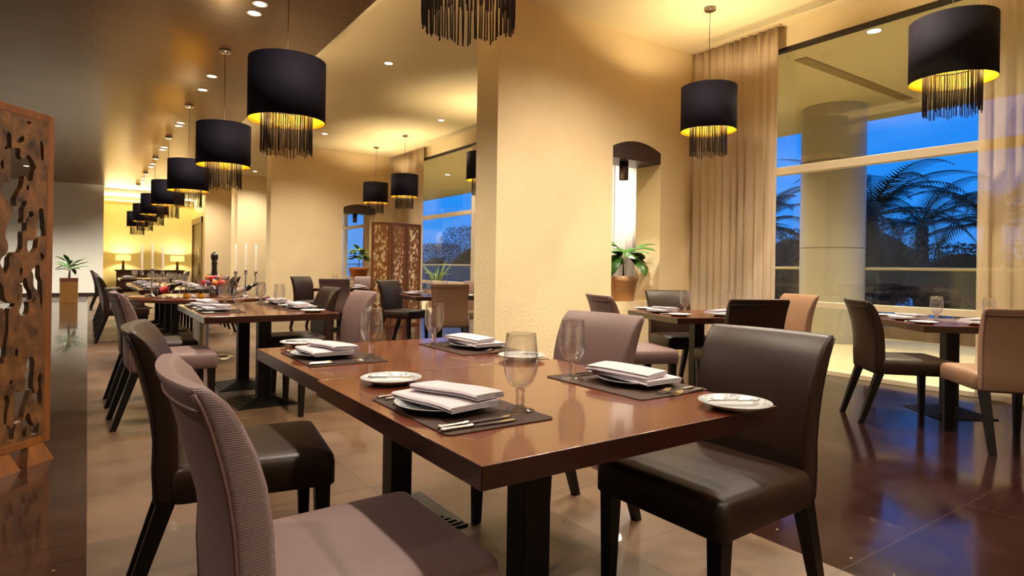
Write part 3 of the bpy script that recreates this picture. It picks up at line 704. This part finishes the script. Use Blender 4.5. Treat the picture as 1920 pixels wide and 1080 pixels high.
around(4.02, 7.6, -8, 'AC', .47, 'at the %s side of the table by the carved screen', 2)
around(3.72, 10.62, -25, 'AC', .47, 'at the %s side of the rear table', 2)
for i in range(4):
    setting(.62, 10.6+.92*i, 0, 'in the %s left place of the long table' % ORD[i], lite=2)
    setting(1.62, 10.7+.92*i, 180, 'in the %s right place of the long table' % ORD[i], lite=2)
setting(.62, 17.5, 0, 'in the near place of the farthest dining table', lite=2)
setting(.62, 18.25, 0, 'in the far place of the farthest dining table', lite=2)

# ------------------------------------------------------------------ pendants
def make_pendant(zc, label, drop):
    """origin at the ceiling; drop = distance from ceiling to the shade's bottom edge"""
    t = empty('pendant_lamp'); tag(t, label, 'lamp'); zb = -drop; r = .30; h = .49
    b = MB(); b.lathe([(0, 0), (.065, 0), (.065, -.03), (.05, -.038), (0, -.038)], 28); b.build('canopy', M['chrome'], t)
    b = MB(); b.tube([(0, 0, -.03), (0, 0, zb+h+.02)], .0035, 6)
    for k in range(3): b.tube([(0, 0, zb+h+.02), ((r-.006)*math.cos(k*2.094), (r-.006)*math.sin(k*2.094), zb+h-.01)], .002, 5)
    b.build('cord', M['iron'], t)
    b = MB(); b.lathe([(r-.002, zb), (r, zb), (r, zb+h), (r-.002, zb+h)], 64); s = b.build('shade', M['shade'], t)
    b = MB(); b.lathe([(r-.0025, zb), (r-.0025, zb+h)], 64); l = b.build('lining', M['gold'], s, recalc=False)
    f = MB(); rr = .195; n = 90
    random.seed(3)
    f.lathe([(rr-.004, zb+.10), (rr+.003, zb+.10), (rr+.003, zb+.115), (rr-.004, zb+.115)], 40)
    for k in range(n):
        a = 2*PI*k/n+random.uniform(-.02, .02); q = rr+random.uniform(-.004, .004); zl = zb-.255+random.uniform(-.02, .02)
        x, y = q*math.cos(a), q*math.sin(a); dx, dy = -.005*math.sin(a), .005*math.cos(a)
        f.tube([(x, y, zb+.105), (x+dx*.3, y+dy*.3, zb-.08), (x+dx*random.uniform(-1, 1), y+dy*random.uniform(-1, 1), zl)], .0036, 4)
    f.build('fringe', M['fringe'], t)
    b = MB(); b.lathe([(0, zb+.19), (.03, zb+.2), (.04, zb+.24), (.03, zb+.28), (.018, zb+.31), (0, zb+.31)], 16); b.build('bulb', M['bulb'], t)
    light('pendant_light', 'POINT', (0, 0, zb+.26), 22, (1, .80, .46), t, shadow_soft_size=.055)
    u = light('pendant_uplight', 'SPOT', (0, 0, zb+.32), 16, (1, .80, .50), t, spot_size=R(150), spot_blend=.5, shadow_soft_size=.05); u.rotation_euler = (R(180), 0, 0)
    return t
PP = {}
def pendant(x, y, z, drop, label, group):
    k = round(drop, 2)
    if k not in PP: o = PP[k] = make_pendant(z, label, drop)
    else: o = copy_tree(PP[k])
    o.location = (x, y, z); tag(o, label, 'lamp', group); return o
NP = ['top centre pendant, cut by the picture edge, nearest of the row', 'second pendant of the row, large, right below the wood ceiling edge', 'third pendant of the long row', 'fourth pendant of the long row', 'fifth pendant of the long row', 'sixth pendant of the long row', 'seventh pendant of the long row', 'eighth and last pendant of the long row']
for (yy, lb) in zip([2.26, 5.15, 7.98, 11.1, 14.15, 17.15, 20.2, 23.4], NP):
    pendant(1.31, yy, ZW, 1.27 if yy < 3 else 1.39, 'dark drum '+lb if 'drum' not in lb else lb, 'drum pendants in the row under the wood ceiling')
for (x, yy, lb) in [(5.66, 4.36, 'dark drum pendant hanging before the drape'), (5.69, 2.03, 'dark drum pendant hanging in front of the large window'), (5.78, 9.28, 'dark drum pendant half hidden by the plaster pier'),
                    (5.79, 12.6, 'dark drum pendant over the carved folding screen, right of two'), (5.80, 14.3, 'dark drum pendant over the far niche, left of two'), (5.7, -.6, 'dark drum pendant behind the camera side by the window')]:
    pendant(x, yy, ZC, 1.38, lb, 'drum pendants near the windows')

# ------------------------------------------------------------------ downlights
def make_dl(power, cone=140, z=0, soft=.06, col=WARM, lens='lens', r=.055):
    t = empty('ceiling_downlight')
    b = MB(); b.lathe([(r, -.002), (r+.012, -.008), (r+.020, -.004), (r+.020, 0), (r, .0)], 28); b.build('trim_ring', M['white_trim'], t)
    b = MB(); b.lathe([(0, -.003), (r, -.003)], 24); b.build('lens', M[lens], t)
    l = light('downlight_lamp', 'SPOT', (0, 0, -.03), power, col, t, spot_size=R(cone), spot_blend=.8, shadow_soft_size=soft)
    return t
DL = {}
def downlight(x, y, z, label, group, power, **kw):
    k = (power,)+tuple(sorted(kw.items()))
    if k not in DL: o = DL[k] = make_dl(power, **kw)
    else: o = copy_tree(DL[k])
    o.location = (x, y, z); tag(o, label, 'ceiling light', group); return o
n_ = 0
wood_y = [-2.4, .4, 3.55, 3.85, 6.36, 6.63, 9.2, 10.0, 12.6, 12.9, 15.5, 15.85, 18.3, 18.9, 21.6, 22.4]
pos_names = ['behind the camera', 'above the camera', 'above the nearest table, nearer', 'above the nearest table, farther']+['%s visible from the camera in the wood ceiling row' % s for s in ('first', 'second', 'third', 'fourth', 'fifth', 'sixth', 'seventh', 'eighth', 'ninth', 'tenth', 'eleventh', 'twelfth')]
for yy, nm in zip(wood_y, pos_names):
    downlight(1.35, yy, ZW, 'small round downlight, '+nm, 'downlights in the wood ceiling', 75)
for (x, yy, nm) in [(3.53, 8.3, 'left of the pier in the cream ceiling'), (5.76, 10.86, 'right and small, near the far vent'), (3.5, 3.0, 'over the near niche bay, out of frame'), (3.5, -.5, 'in the cream ceiling behind the camera'),
                    (3.5, 12.8, 'in the cream ceiling over the rear table'), (3.9, 19.4, 'added in the cream ceiling behind the far niche wall'), (4.3, 20.5, 'added in the cream ceiling close to the far pier'), (3.0, 23.0, 'added in the cream ceiling at the far end'), (3.4, 24.3, 'added in the cream ceiling close to the end wall'), (4.9, 2.6, 'added in the cream ceiling between the window pendants'), (4.4, 3.8, 'added in the cream ceiling before the near niche'), (4.3, 13.6, 'in the cream ceiling before the far niche')]:  # lamps labelled added are extra, put in to brighten the walls
    downlight(x, yy, ZC, 'small round downlight '+nm, 'downlights in the cream ceiling', 110)
for (x, yy) in [(-1.8, 2.5), (-1.8, 8), (-1.8, 14), (-1.4, 21.0)]:
    downlight(x, yy, ZW, 'downlight over the left aisle, %s' % {2.5: 'nearest', 8: 'second', 14: 'third', 21.0: 'farthest'}[yy], 'downlights over the left aisle', 120 if yy < 20 else 520)
for i, (x, yy) in enumerate([(7.4, 3.42), (9.3, 8.0), (8.4, 13.2), (8.9, 16.3), (9.3, 0.2), (9.3, 22)]):
    downlight(x, yy, 3.94, 'round terrace light in the soffit, %s along the glass' % ORD[i], 'terrace soffit lights', 300, lens='lens_dim', cone=140, col=(1, .88, .62), r=.07)
# niche spots
for (x, yy, nm) in [(5.60, 5.60, 'near'), (5.80, 15.70, 'far')]:
    t = empty('niche_spotlight', (x, yy, 2.52)); tag(t, 'dark cylinder spotlight under the %s niche lintel' % nm, 'spotlight', 'niche cylinder spotlights')
    b = MB(); b.lathe([(0, 0), (.058, 0), (.058, -.23), (.05, -.23), (.05, -.20), (0, -.20)], 28); b.build('housing', M['lintel'], t)
    b = MB(); b.lathe([(0, -.202), (.049, -.202)], 20); b.build('lens', M['lens'], t)
    l = light('spot_lamp', 'SPOT', (0, 0, -.235), 40 if nm == 'near' else 14, WARM, t, spot_size=R(120), spot_blend=.6, shadow_soft_size=.04)
    l.rotation_euler = (0, R(22), 0)
    if nm == 'near':
        l = light('spot_lamp', 'SPOT', (.0, .13, -.15), 130, (1, .88, .72), t, spot_size=R(66), spot_blend=.7, shadow_soft_size=.04)  # second lamp added beside the housing to brighten the white sheer
        l.rotation_euler = Vector((.9, 1.1, -.25)).to_track_quat('-Z', 'Y').to_euler()

# linear vents
def vent(x, y0, y1, label):
    t = empty('linear_air_vent', (x, (y0+y1)/2, ZC)); tag(t, label, 'vent', 'linear ceiling vents'); L = (y1-y0)/2
    b = MB(); b.box(-.08, .08, -L, L, -.004, 0); b.build('backing', M['gasket'], t)
    b = MB()
    for k in range(5): b.box(-.085+.0385*k, -.085+.0385*k+.016, -L, L, -.012, -.003)
    b.box(-.085, .085, -L-.02, -L, -.012, 0); b.box(-.085, .085, L, L+.02, -.012, 0); b.build('frame', M['ceil'], t)
vent(6.48, -1.0, 4.98, 'long slotted vent in the ceiling beside the window')
vent(6.55, 9.0, 13.0, 'slotted vent in the ceiling of the second bay')

# ------------------------------------------------------------------ carved folding screens
def vnoise_fn(seed):
    rnd = random.Random(seed); tab = {}
    def g(i, j):
        k = (i, j)
        if k not in tab: tab[k] = rnd.random()
        return tab[k]
    def f(x, y):
        i, j = math.floor(x), math.floor(y); u, v = x-i, y-j; u = u*u*(3-2*u); v = v*v*(3-2*v)
        return (g(i, j)*(1-u)+g(i+1, j)*u)*(1-v)+(g(i, j+1)*(1-u)+g(i+1, j+1)*u)*v
    return f
def carved_panel(parent, wd, ht, z0, th, cell, seed, sxy, thr, fw_=.045, wood=None):
    """pierced slab between x=0..wd (local), z0..ht, thickness th around y=0, in a frame"""
    f1 = vnoise_fn(seed); f2 = vnoise_fn(seed+5)
    def F(x, z):
        wx = x/sxy[0]+1.1*f2(x/sxy[0]*.9+3, z/sxy[1]*.9); wz = z/sxy[1]+.9*f2(x/sxy[0]*.8+31, z/sxy[1]*.8+7)
        v = f1(wx, wz)*.8+.2*f1(wx*2+9, wz*2)
        d = min(x-fw_, wd-fw_-x, z-z0-fw_, ht-fw_-z)
        return v-thr-max(0, (.025-d))*12
    nx = int((wd-2*fw_)/cell); nz_ = int((ht-z0-2*fw_)/cell); xs = [fw_+(wd-2*fw_)*i/nx for i in range(nx+1)]; zs = [z0+fw_+(ht-z0-2*fw_)*j/nz_ for j in range(nz_+1)]
    V = [[F(x, z) for z in zs] for x in xs]; b = MB(); h = th/2
    for i in range(nx):
        for j in range(nz_):
            c = [(xs[i], zs[j], V[i][j]), (xs[i+1], zs[j], V[i+1][j]), (xs[i+1], zs[j+1], V[i+1][j+1]), (xs[i], zs[j+1], V[i][j+1])]
            if all(q[2] > 0 for q in c): continue
            poly = []; cut = []
            for k in range(4):
                p, q = c[k], c[(k+1) % 4]
                if p[2] <= 0: poly.append((p[0], p[1]))
                if (p[2] <= 0) != (q[2] <= 0):
                    t = p[2]/(p[2]-q[2]); cp = (p[0]+(q[0]-p[0])*t, p[1]+(q[1]-p[1])*t); poly.append(cp); cut.append(cp)
            if len(poly) < 3: continue
            b.add([(x, -h, z) for x, z in poly], [tuple(range(len(poly)))]); b.add([(x, h, z) for x, z in poly], [tuple(range(len(poly)))[::-1]])
            for m in range(0, len(cut)-1, 2):
                p, q = cut[m], cut[m+1]; b.add([(p[0], -h, p[1]), (q[0], -h, q[1]), (q[0], h, q[1]), (p[0], h, p[1])], [(0, 1, 2, 3)])
    b.build('pierced_panel', wood, parent, recalc=False)
    b = MB(); k = .016
    b.box(0, fw_, -k, k, z0, ht); b.box(wd-fw_, wd, -k, k, z0, ht); b.box(fw_, wd-fw_, -k, k, ht-fw_, ht); b.box(fw_, wd-fw_, -k, k, z0, z0+fw_)
    b.build('panel_frame', M['screenframe'], parent, bevel=.003)
def screen(label, panels, ht, z0, cell, sxy, thr, seed, feet=True, thk=.018, wood=None):
    """panels: list of (x0, y0, x1, y1) feet lines"""
    r = empty('folding_screen', (panels[0][0], panels[0][1], 0)); tag(r, label, 'screen', 'carved folding screens')
    for k, (x0, y0, x1, y1) in enumerate(panels):
        L = math.hypot(x1-x0, y1-y0); p = empty('screen_panel', (x0-panels[0][0], y0-panels[0][1], 0), math.atan2(y1-y0, x1-x0)); p.parent = r
        carved_panel(p, L-.004, ht, z0, thk, cell, seed+k*11, sxy, thr, wood=wood or M['screenwood'])
        if feet:
            b = MB()
            for xx in ((.10, .32) if ht-z0 > 1 and feet == 2 else (.05, L-.1)):
                b.prism([(xx-.09, -.05, 0), (xx+.09, -.05, 0), (xx+.09, .05, 0), (xx-.09, .05, 0)], [(xx-.05, -.02, z0), (xx+.05, -.02, z0), (xx+.05, .02, z0), (xx-.05, .02, z0)])
            b.build('foot', M['screenframe'], p)
    return r
screen('large carved wooden folding screen at the left edge', [(-.19, 4.47, -.52, 4.06), (-.525, 4.055, -.62, 3.5)], 1.985, .10, .0065, (.040, .085), .625, 21, feet=2, thk=.03)
screen('three-panel carved wooden screen before the far window drape', [(4.34, 10.88, 4.66, 10.73), (4.67, 10.73, 5.02, 10.82), (5.03, 10.82, 5.38, 10.92)], 1.97, .0, .0095, (.024, .048), .545, 5, feet=False, thk=.02, wood=M['screenlight'])

# ------------------------------------------------------------------ plants
def leaf(b, base, az, el, L, wd, droop, n=8, mi=0, stalk=.3):
    p = Vector(base); e_ = el; step = L/n; pts = []; dirs = []
    for i in range(n+1):
        d = Vector((math.cos(az)*math.cos(e_), math.sin(az)*math.cos(e_), math.sin(e_))); pts.append(p.copy()); dirs.append(d); p += d*step; e_ -= droop/n
    side = Vector((-math.sin(az), math.cos(az), 0)); rows = []
    for i, (q, d) in enumerate(zip(pts, dirs)):
        t = i/n; w_ = wd*math.sin(PI*min(1, max(0, (t-stalk)/(1-stalk))))**.7 if t > stalk else .004
        if i == n: w_ = .001
        nn = side.cross(d).normalized()
        rows.append([q-side*w_+nn*w_*.25, q-side*w_*.5+nn*w_*.02, q-nn*w_*.08, q+side*w_*.5+nn*w_*.02, q+side*w_+nn*w_*.25])
    b.loft(rows, mi, True, False, closed=False)
def potted(name, x, y, z, label, pot, hp, rp_, nl, Ls, wd, seed, stemh, leafm, group):
    random.seed(seed); t = empty(name, (x, y, z)); tag(t, label, 'plant', group)
    b = MB(); b.lathe([(0, 0), (rp_*.72, 0), (rp_*.93, hp*.78), (rp_*1.0, hp*.80), (rp_*1.02, hp), (rp_*.92, hp), (rp_*.88, hp*.9)], 36); po = b.build('pot', pot, t)
    uv = po.data.uv_layers.new(name='UVMap'); me = po.data
    for l in me.loops:
        co = me.vertices[l.vertex_index].co; uv.data[l.index].uv = (math.atan2(co.y, co.x)/(2*PI)*1.6, co.z*1.3)
    b = MB(); b.lathe([(rp_*.9, hp*.9), (0, hp*.9)], 24); b.build('soil', M['soil'], t)
    b = MB(); b.tube([(0, 0, hp*.85), (.005, .01, hp+stemh*.5), (0, 0, hp+stemh)], [.013, .011, .008], 8); b.build('stem', M['stem'], t)
    b = MB()
    for k in range(nl):
        az = k*2.4+random.uniform(-.3, .3); leaf(b, (0, 0, hp+stemh*random.uniform(.45, 1)), az, R(random.uniform(25, 75)), random.uniform(*Ls), wd*random.uniform(.8, 1.1), R(random.uniform(70, 140)))
    b.build('foliage', leafm, t, recalc=False); return t
potted('potted_plant', 5.66, 5.64, .742, 'leafy green plant in a basket-weave terracotta pot in the near niche', M['weave'], .32, .185, 18, (.36, .58), .085, 4, .30, M['leaf'], 'potted plants in the wall niches')
potted('potted_plant', 5.93, 15.7, .742, 'leafy plant in a terracotta pot in the far niche', M['terra'], .36, .26, 28, (.26, .42), .085, 9, .40, M['leaf_y'], 'potted plants in the wall niches')
t = empty('planter', (-.42, 20.6, 0)); tag(t, 'small palm-like plant in a tall tan box before the white wall', 'plant')
box('box', -.2, .2, -.2, .2, 0, .60, M['planterbox'], t, .004); box('carved_rim', -.205, .205, -.205, .205, .60, .69, M['boxrim'], t)
b = MB(); b.tube([(0, 0, .6), (.01, 0, .9)], [.03, .02], 8); b.build('stem', M['trunk'], t)
b = MB(); random.seed(12)
for k in range(15): leaf(b, (0, 0, .88+random.uniform(0, .2)), k*2.4, R(random.uniform(10, 70)), random.uniform(.35, .62), .06, R(random.uniform(30, 80)), stalk=.1)
b.build('foliage', M['leaf'], t, recalc=False)

# ------------------------------------------------------------------ buffet things on the round table
ZT = .75
def candelabra(x, y, ang, label, lit):
    t = empty('candelabrum', (x, y, ZT), R(ang)); tag(t, label, 'candle holder', 'three-armed silver candelabra')
    b = MB(); b.lathe([(0, 0), (.075, 0), (.07, .012), (.03, .02), (.012, .03), (.010, .09), (.016, .10), (.009, .11), (.008, .27)], 20)
    b.build('stem', M['chrome'], t)
    for s in (-1, 1):
        b = MB(); b.tube([(0, 0, .10), (s*.04, 0, .105), (s*.08, 0, .13), (s*.105, 0, .17), (s*.115, 0, .215), (s*.115, 0, .25)], .006, 8); b.build('arm', M['chrome'], t)
    for k, zz in ((-.115, .25), (0, .265), (.115, .25)):
        b = MB(); b.lathe([(0, zz), (.02, zz), (.024, zz+.005), (.018, zz+.01), (.018, zz+.05), (.022, zz+.055), (.014, zz+.055)], 16, (k, 0, 0)); b.build('cup', M['chrome'], t)
        b = MB(); b.lathe([(.0125, zz+.03), (.0115, zz+.33), (.004, zz+.345), (0, zz+.346)], 12, (k, 0, 0)); c = b.build('candle', M['candle'], t)
        if lit:
            b = MB(); b.lathe([(0, zz+.346), (.005, zz+.356), (.004, zz+.366), (0, zz+.378)], 8, (k, 0, 0)); b.build('flame', M['flame'], c)
candelabra(.60, 8.12, -30, 'left three-armed silver candelabrum with unlit ivory candles', False)
candelabra(1.55, 7.85, -25, 'right three-armed silver candelabrum with lit candles', True)
def bottle_holder(x, y, ang, label, red):
    t = empty('wine_bottle_cradle', (x, y, ZT), R(ang)); tag(t, label, 'bottle holder', 'wine bottles in wire cradles')
    b = MB(); ax = Vector((math.cos(R(22)), 0, math.sin(R(22)))); nn = Vector((0, 1, 0)); u = ax.cross(nn)
    prof = [(0, 0), (.036, 0), (.037, .18), (.030, .205), (.014, .225), (.0135, .29), (.015, .295), (.015, .30), (0, .30)]
    rings = [[Vector((-.14, 0, .05))+ax*zz+(nn*math.cos(2*PI*k/18)+u*math.sin(2*PI*k/18))*rr for k in range(18)] for rr, zz in prof]; b.loft(rings); bo = b.build('bottle', M['bottle'], t)
    b = MB(); rings = [[Vector((-.14, 0, .05))+ax*zz+(nn*math.cos(2*PI*k/18)+u*math.sin(2*PI*k/18))*.0378 for k in range(18)] for zz in (.07, .16)]; b.loft(rings, caps=False); b.build('paper_label', red, bo)
    b = MB()
    for cx_ in (-.10, .02):
        pts = [Vector((cx_, 0, .05+(.0 if cx_ < 0 else .055)))+Vector((0, .05*math.cos(a), .05*math.sin(a))) for a in [2*PI*k/20 for k in range(21)]]; b.tube(pts, .003, 6)
    b.tube([(-.16, .04, .004), (.12, .04, .004)], .003, 6); b.tube([(-.16, -.04, .004), (.12, -.04, .004)], .003, 6)
    b.tube([(-.16, .04, .004), (-.16, -.04, .004)], .003, 6); b.tube([(.12, .04, .004), (.13, .04, .1), (.13, -.04, .1), (.12, -.04, .004)], .003, 6)
    b.tube([(.12, 0, .1), (.17, 0, .16), (.21, 0, .13), (.17, 0, .06), (.13, 0, .05)], .003, 6); b.build('wire_cradle', M['chrome'], t)
bottle_holder(.74, 7.82, -25, 'wine bottle with a red label tilted in a wire cradle', M['label_red'])
bottle_holder(1.50, 7.62, -20, 'wine bottle in a wire cradle below the lit candles', mat('pale_wine_label', '#C9B9A0', .5))
t = empty('pepper_mill', (1.30, 8.45, ZT)); tag(t, 'tall black lacquered pepper mill', 'pepper mill')
b = MB(); b.lathe([(0, 0), (.055, 0), (.056, .03), (.05, .05), (.053, .10), (.045, .2), (.033, .30), (.030, .36), (.036, .40), (.036, .41)], 28); b.build('body', M['mill'], t)
b = MB(); b.lathe([(.036, .41), (.028, .425), (.040, .45), (.045, .48), (.038, .515), (.015, .53), (.012, .54), (0, .543)], 28); b.build('head', M['mill'], t)
t = empty('fruit_bowl', (1.20, 7.85, ZT+.0)); tag(t, 'wide clear glass bowl holding the fruit', 'bowl')
b = MB(); b.lathe([(0, .0), (.08, .0), (.085, .008), (.02, .02), (.02, .09), (.09, .105), (.15, .14), (.175, .21), (.172, .21), (.146, .145), (.085, .11), (0, .098)], 40); b.build('bowl', M['glass'], t)
b = MB(); b.lathe([(.172, .206), (.178, .210), (.172, .214), (.170, .210)], 40); b.build('rim', M['chrome'], t)
random.seed(5)
fr = []
for k in range(14):
    lv = 0 if k < 8 else 1; a = k*2*PI/8 if lv == 0 else k*2*PI/6; rr = (.095 if lv == 0 else .05); kind = ['orange', 'apple', 'plum'][k % 3]
    fr.append((1.20+rr*math.cos(a), 7.85+rr*math.sin(a), ZT+.168+.055*lv, kind))
FN = {'orange': 'orange', 'apple': 'red_apple', 'plum': 'plum'}
fpro = {}
for i, (x, y, z, kd) in enumerate(fr):
    if kd not in fpro:
        b = MB(); r_ = {'orange': .036, 'apple': .037, 'plum': .032}[kd]
        b.lathe([(0, -r_)]+[(r_*math.cos(R(a))*(1.0), r_*math.sin(R(a))*(.95 if kd != 'apple' or a < 60 else .86)) for a in range(-75, 76, 15)]+[(.0, r_*.84)], 18); o = b.build(FN[kd], M[kd])
        s = MB(); s.tube([(0, 0, r_*.8), (.003, 0, r_*1.15)], .002, 5); s.build('stalk', M['trunk'], o); fpro[kd] = o
    else: o = copy_tree(fpro[kd])
    o.location = (x, y, z)
    side = ['right', 'right rear', 'rear', 'left rear', 'left', 'left front', 'front', 'right front'][i] if i < 8 else ['upper rear left', 'upper left', 'upper front left', 'upper front right', 'upper right', 'upper rear right'][i-8]
    tag(o, '%s at the %s of the fruit bowl' % ({'orange': 'orange', 'apple': 'red apple', 'plum': 'purple plum'}[kd], side), 'fruit', 'fruit in the glass bowl')
for i, (x, y, nm) in enumerate([(.90, 7.66, 'left'), (1.03, 7.58, 'right')]):
    t = empty('oil_cruet', (x, y, ZT)); tag(t, 'small golden oil cruet on the buffet table, %s one' % nm, 'bottle', 'golden oil cruets')
    b = MB(); b.lathe([(0, 0), (.032, 0), (.036, .02), (.034, .05), (.02, .07), (.012, .085), (.012, .09)], 20); b.build('body', M['oil'], t)
    b = MB(); b.lathe([(0, .06), (.02, .065), (.03, .085), (.02, .107), (0, .112)], 16, (0, -.02, 0)); b.build('stopper', M['mill'], t)
    b = MB(); b.tube([(0, 0, .085), (.03, 0, .13), (.055, 0, .16)], [.008, .006, .004], 8); b.build('spout', M['chrome'], t)
for i, (x, y, c) in enumerate([(.68, 7.72, 0), (.78, 7.62, 1), (.98, 7.75, 2), (1.40, 7.68, 3)]):
    t = empty('glass_tealight_dish', (x, y, ZT)); tag(t, 'small clear glass dish on the buffet table, %s from left' % ORD[i], 'dish', 'small glass dishes')
    b = MB(); b.lathe([(0, 0), (.03, 0), (.042, .03), (.04, .03), (.028, .006), (0, .006)], 20); b.build('dish', M['glass'], t)
    b = MB(); b.lathe([(0, .007), (.02, .007), (.02, .018), (0, .02)], 14); b.build('wax', M['candle'], t)

# ------------------------------------------------------------------ sideboard and table lamps
t = empty('sideboard', (2.06, 28.3, 0)); tag(t, 'long dark sideboard against the yellow far wall', 'cabinet')
box('body', -1.15, 1.15, -.25, .25, .08, .80, M['darkwood'], t, .005); box('top', -1.2, 1.2, -.28, .27, .80, .85, M['darkwood'], t, .004)
for k in range(3): d = box('door', -1.12+.76*k, -.40+.76*k, -.265, -.25, .12, .77, M['darkwood'], t, .003); box('handle', -.46+.76*k, -.45+.76*k, -.285, -.265, .4, .55, M['chrome'], d)
for s in (-1, 1):
    for q in (-1, 1): box('leg', s*1.1-.03, s*1.1+.03, q*.2-.03, q*.2+.03, 0, .08, M['darkwood'], t)
shade_m = mat('glowing_ivory_shade', '#D8C070', .8, emit=((1, .74, .22), .75))
for (x, nm) in ((1.13, 'left'), (3.0, 'right')):
    t = empty('table_lamp', (x, 28.3, .85)); tag(t, 'lit table lamp with wide shade at the %s end of the sideboard' % nm, 'lamp', 'table lamps on the sideboard')
    b = MB(); b.box(-.08, .08, -.08, .08, 0, .02); b.box(-.045, .045, -.045, .045, .02, .36); b.build('base', M['darkwood'], t)
    b = MB(); b.lathe([(.25, .36), (.25, .58)], 40); b.build('lamp_shade', shade_m, t, recalc=False)
    b = MB(); b.lathe([(0, .42), (.03, .44), (.03, .49), (0, .51)], 14); b.build('bulb', M['bulb'], t)
    light('lamp_light', 'POINT', (0, 0, .50), 20, (1, .80, .46), t, shadow_soft_size=.05)
for k, (ya, yb) in enumerate([(-3.8, 2.2), (2.4, 8.4), (8.6, 14.6), (14.8, 20.8), (21.0, 25.0)]):  # added unseen cove strips, put in to brighten the cream ceiling
    t = empty('cove_light', (XE+.05, (ya+yb)/2, 3.90)); tag(t, 'added hidden cove strip behind the wood ceiling edge, %s segment' % ORD[k], 'light', 'added cove strips behind the wood ceiling edge')
    L = (yb-ya)/2; box('strip', -.035, .0, -L, L, -.02, .0, emis('cove_strip_%d' % k, (1, .85, .55), .6), t)
    box('added_lip', .05, .062, -L, L, -.06, .05, M['ceil'], t)  # added lip keeps the strip out of the window reflections
    l = light('cove_lamp', 'AREA', (.02, 0, 0), 14*L/3, (1, .86, .62), t, shape='RECTANGLE', size=.04, size_y=2*L); l.rotation_euler = (0, R(-130), 0)
t = empty('cove_light', (2.0, 28.55, 3.55)); tag(t, 'bright cove light strip along the top of the yellow wall', 'light')
box('ledge', -1.5, 1.5, .12, .22, -.02, .02, M['ceil'], t); box('strip', -1.5, 1.5, .14, .18, .02, .04, emis('cove_strip', (1, .85, .5), 3), t)
l = light('cove_lamp', 'AREA', (0, -.15, .0), 90, (1, .82, .45), t, shape='RECTANGLE', size=3.0, size_y=.1); l.rotation_euler = (R(180+25), 0, 0)

# ------------------------------------------------------------------ floor studs
STL = [1.70, 1.85, 2.02, 2.18, 2.30, 2.44, 2.60, 2.74, 2.88, 3.02]
sp = None
def stud(x, y, lab, grp):
    global sp
    if sp is None:
        b = MB(); b.lathe([(0, .002), (.004, .0018), (.006, 0)], 10); sp = o = b.build('floor_stud', M['studm'])
    else: o = sp.copy(); COL.objects.link(o)
    o.location = (x, y, 0); tag(o, lab, 'stud', grp); return o
for k in range(10): stud(-.10, 1.42+.155*k, 'tiny metal stud left of the beige floor strip, %s from the camera' % (ORD+['seventh', 'eighth', 'ninth', 'tenth'])[k], 'metal studs along the left floor border')
for k in range(6): stud(2.52, .75+.16*k, 'tiny metal stud in the dark floor at lower right, %s from the camera' % ORD[k], 'metal studs along the right floor border')
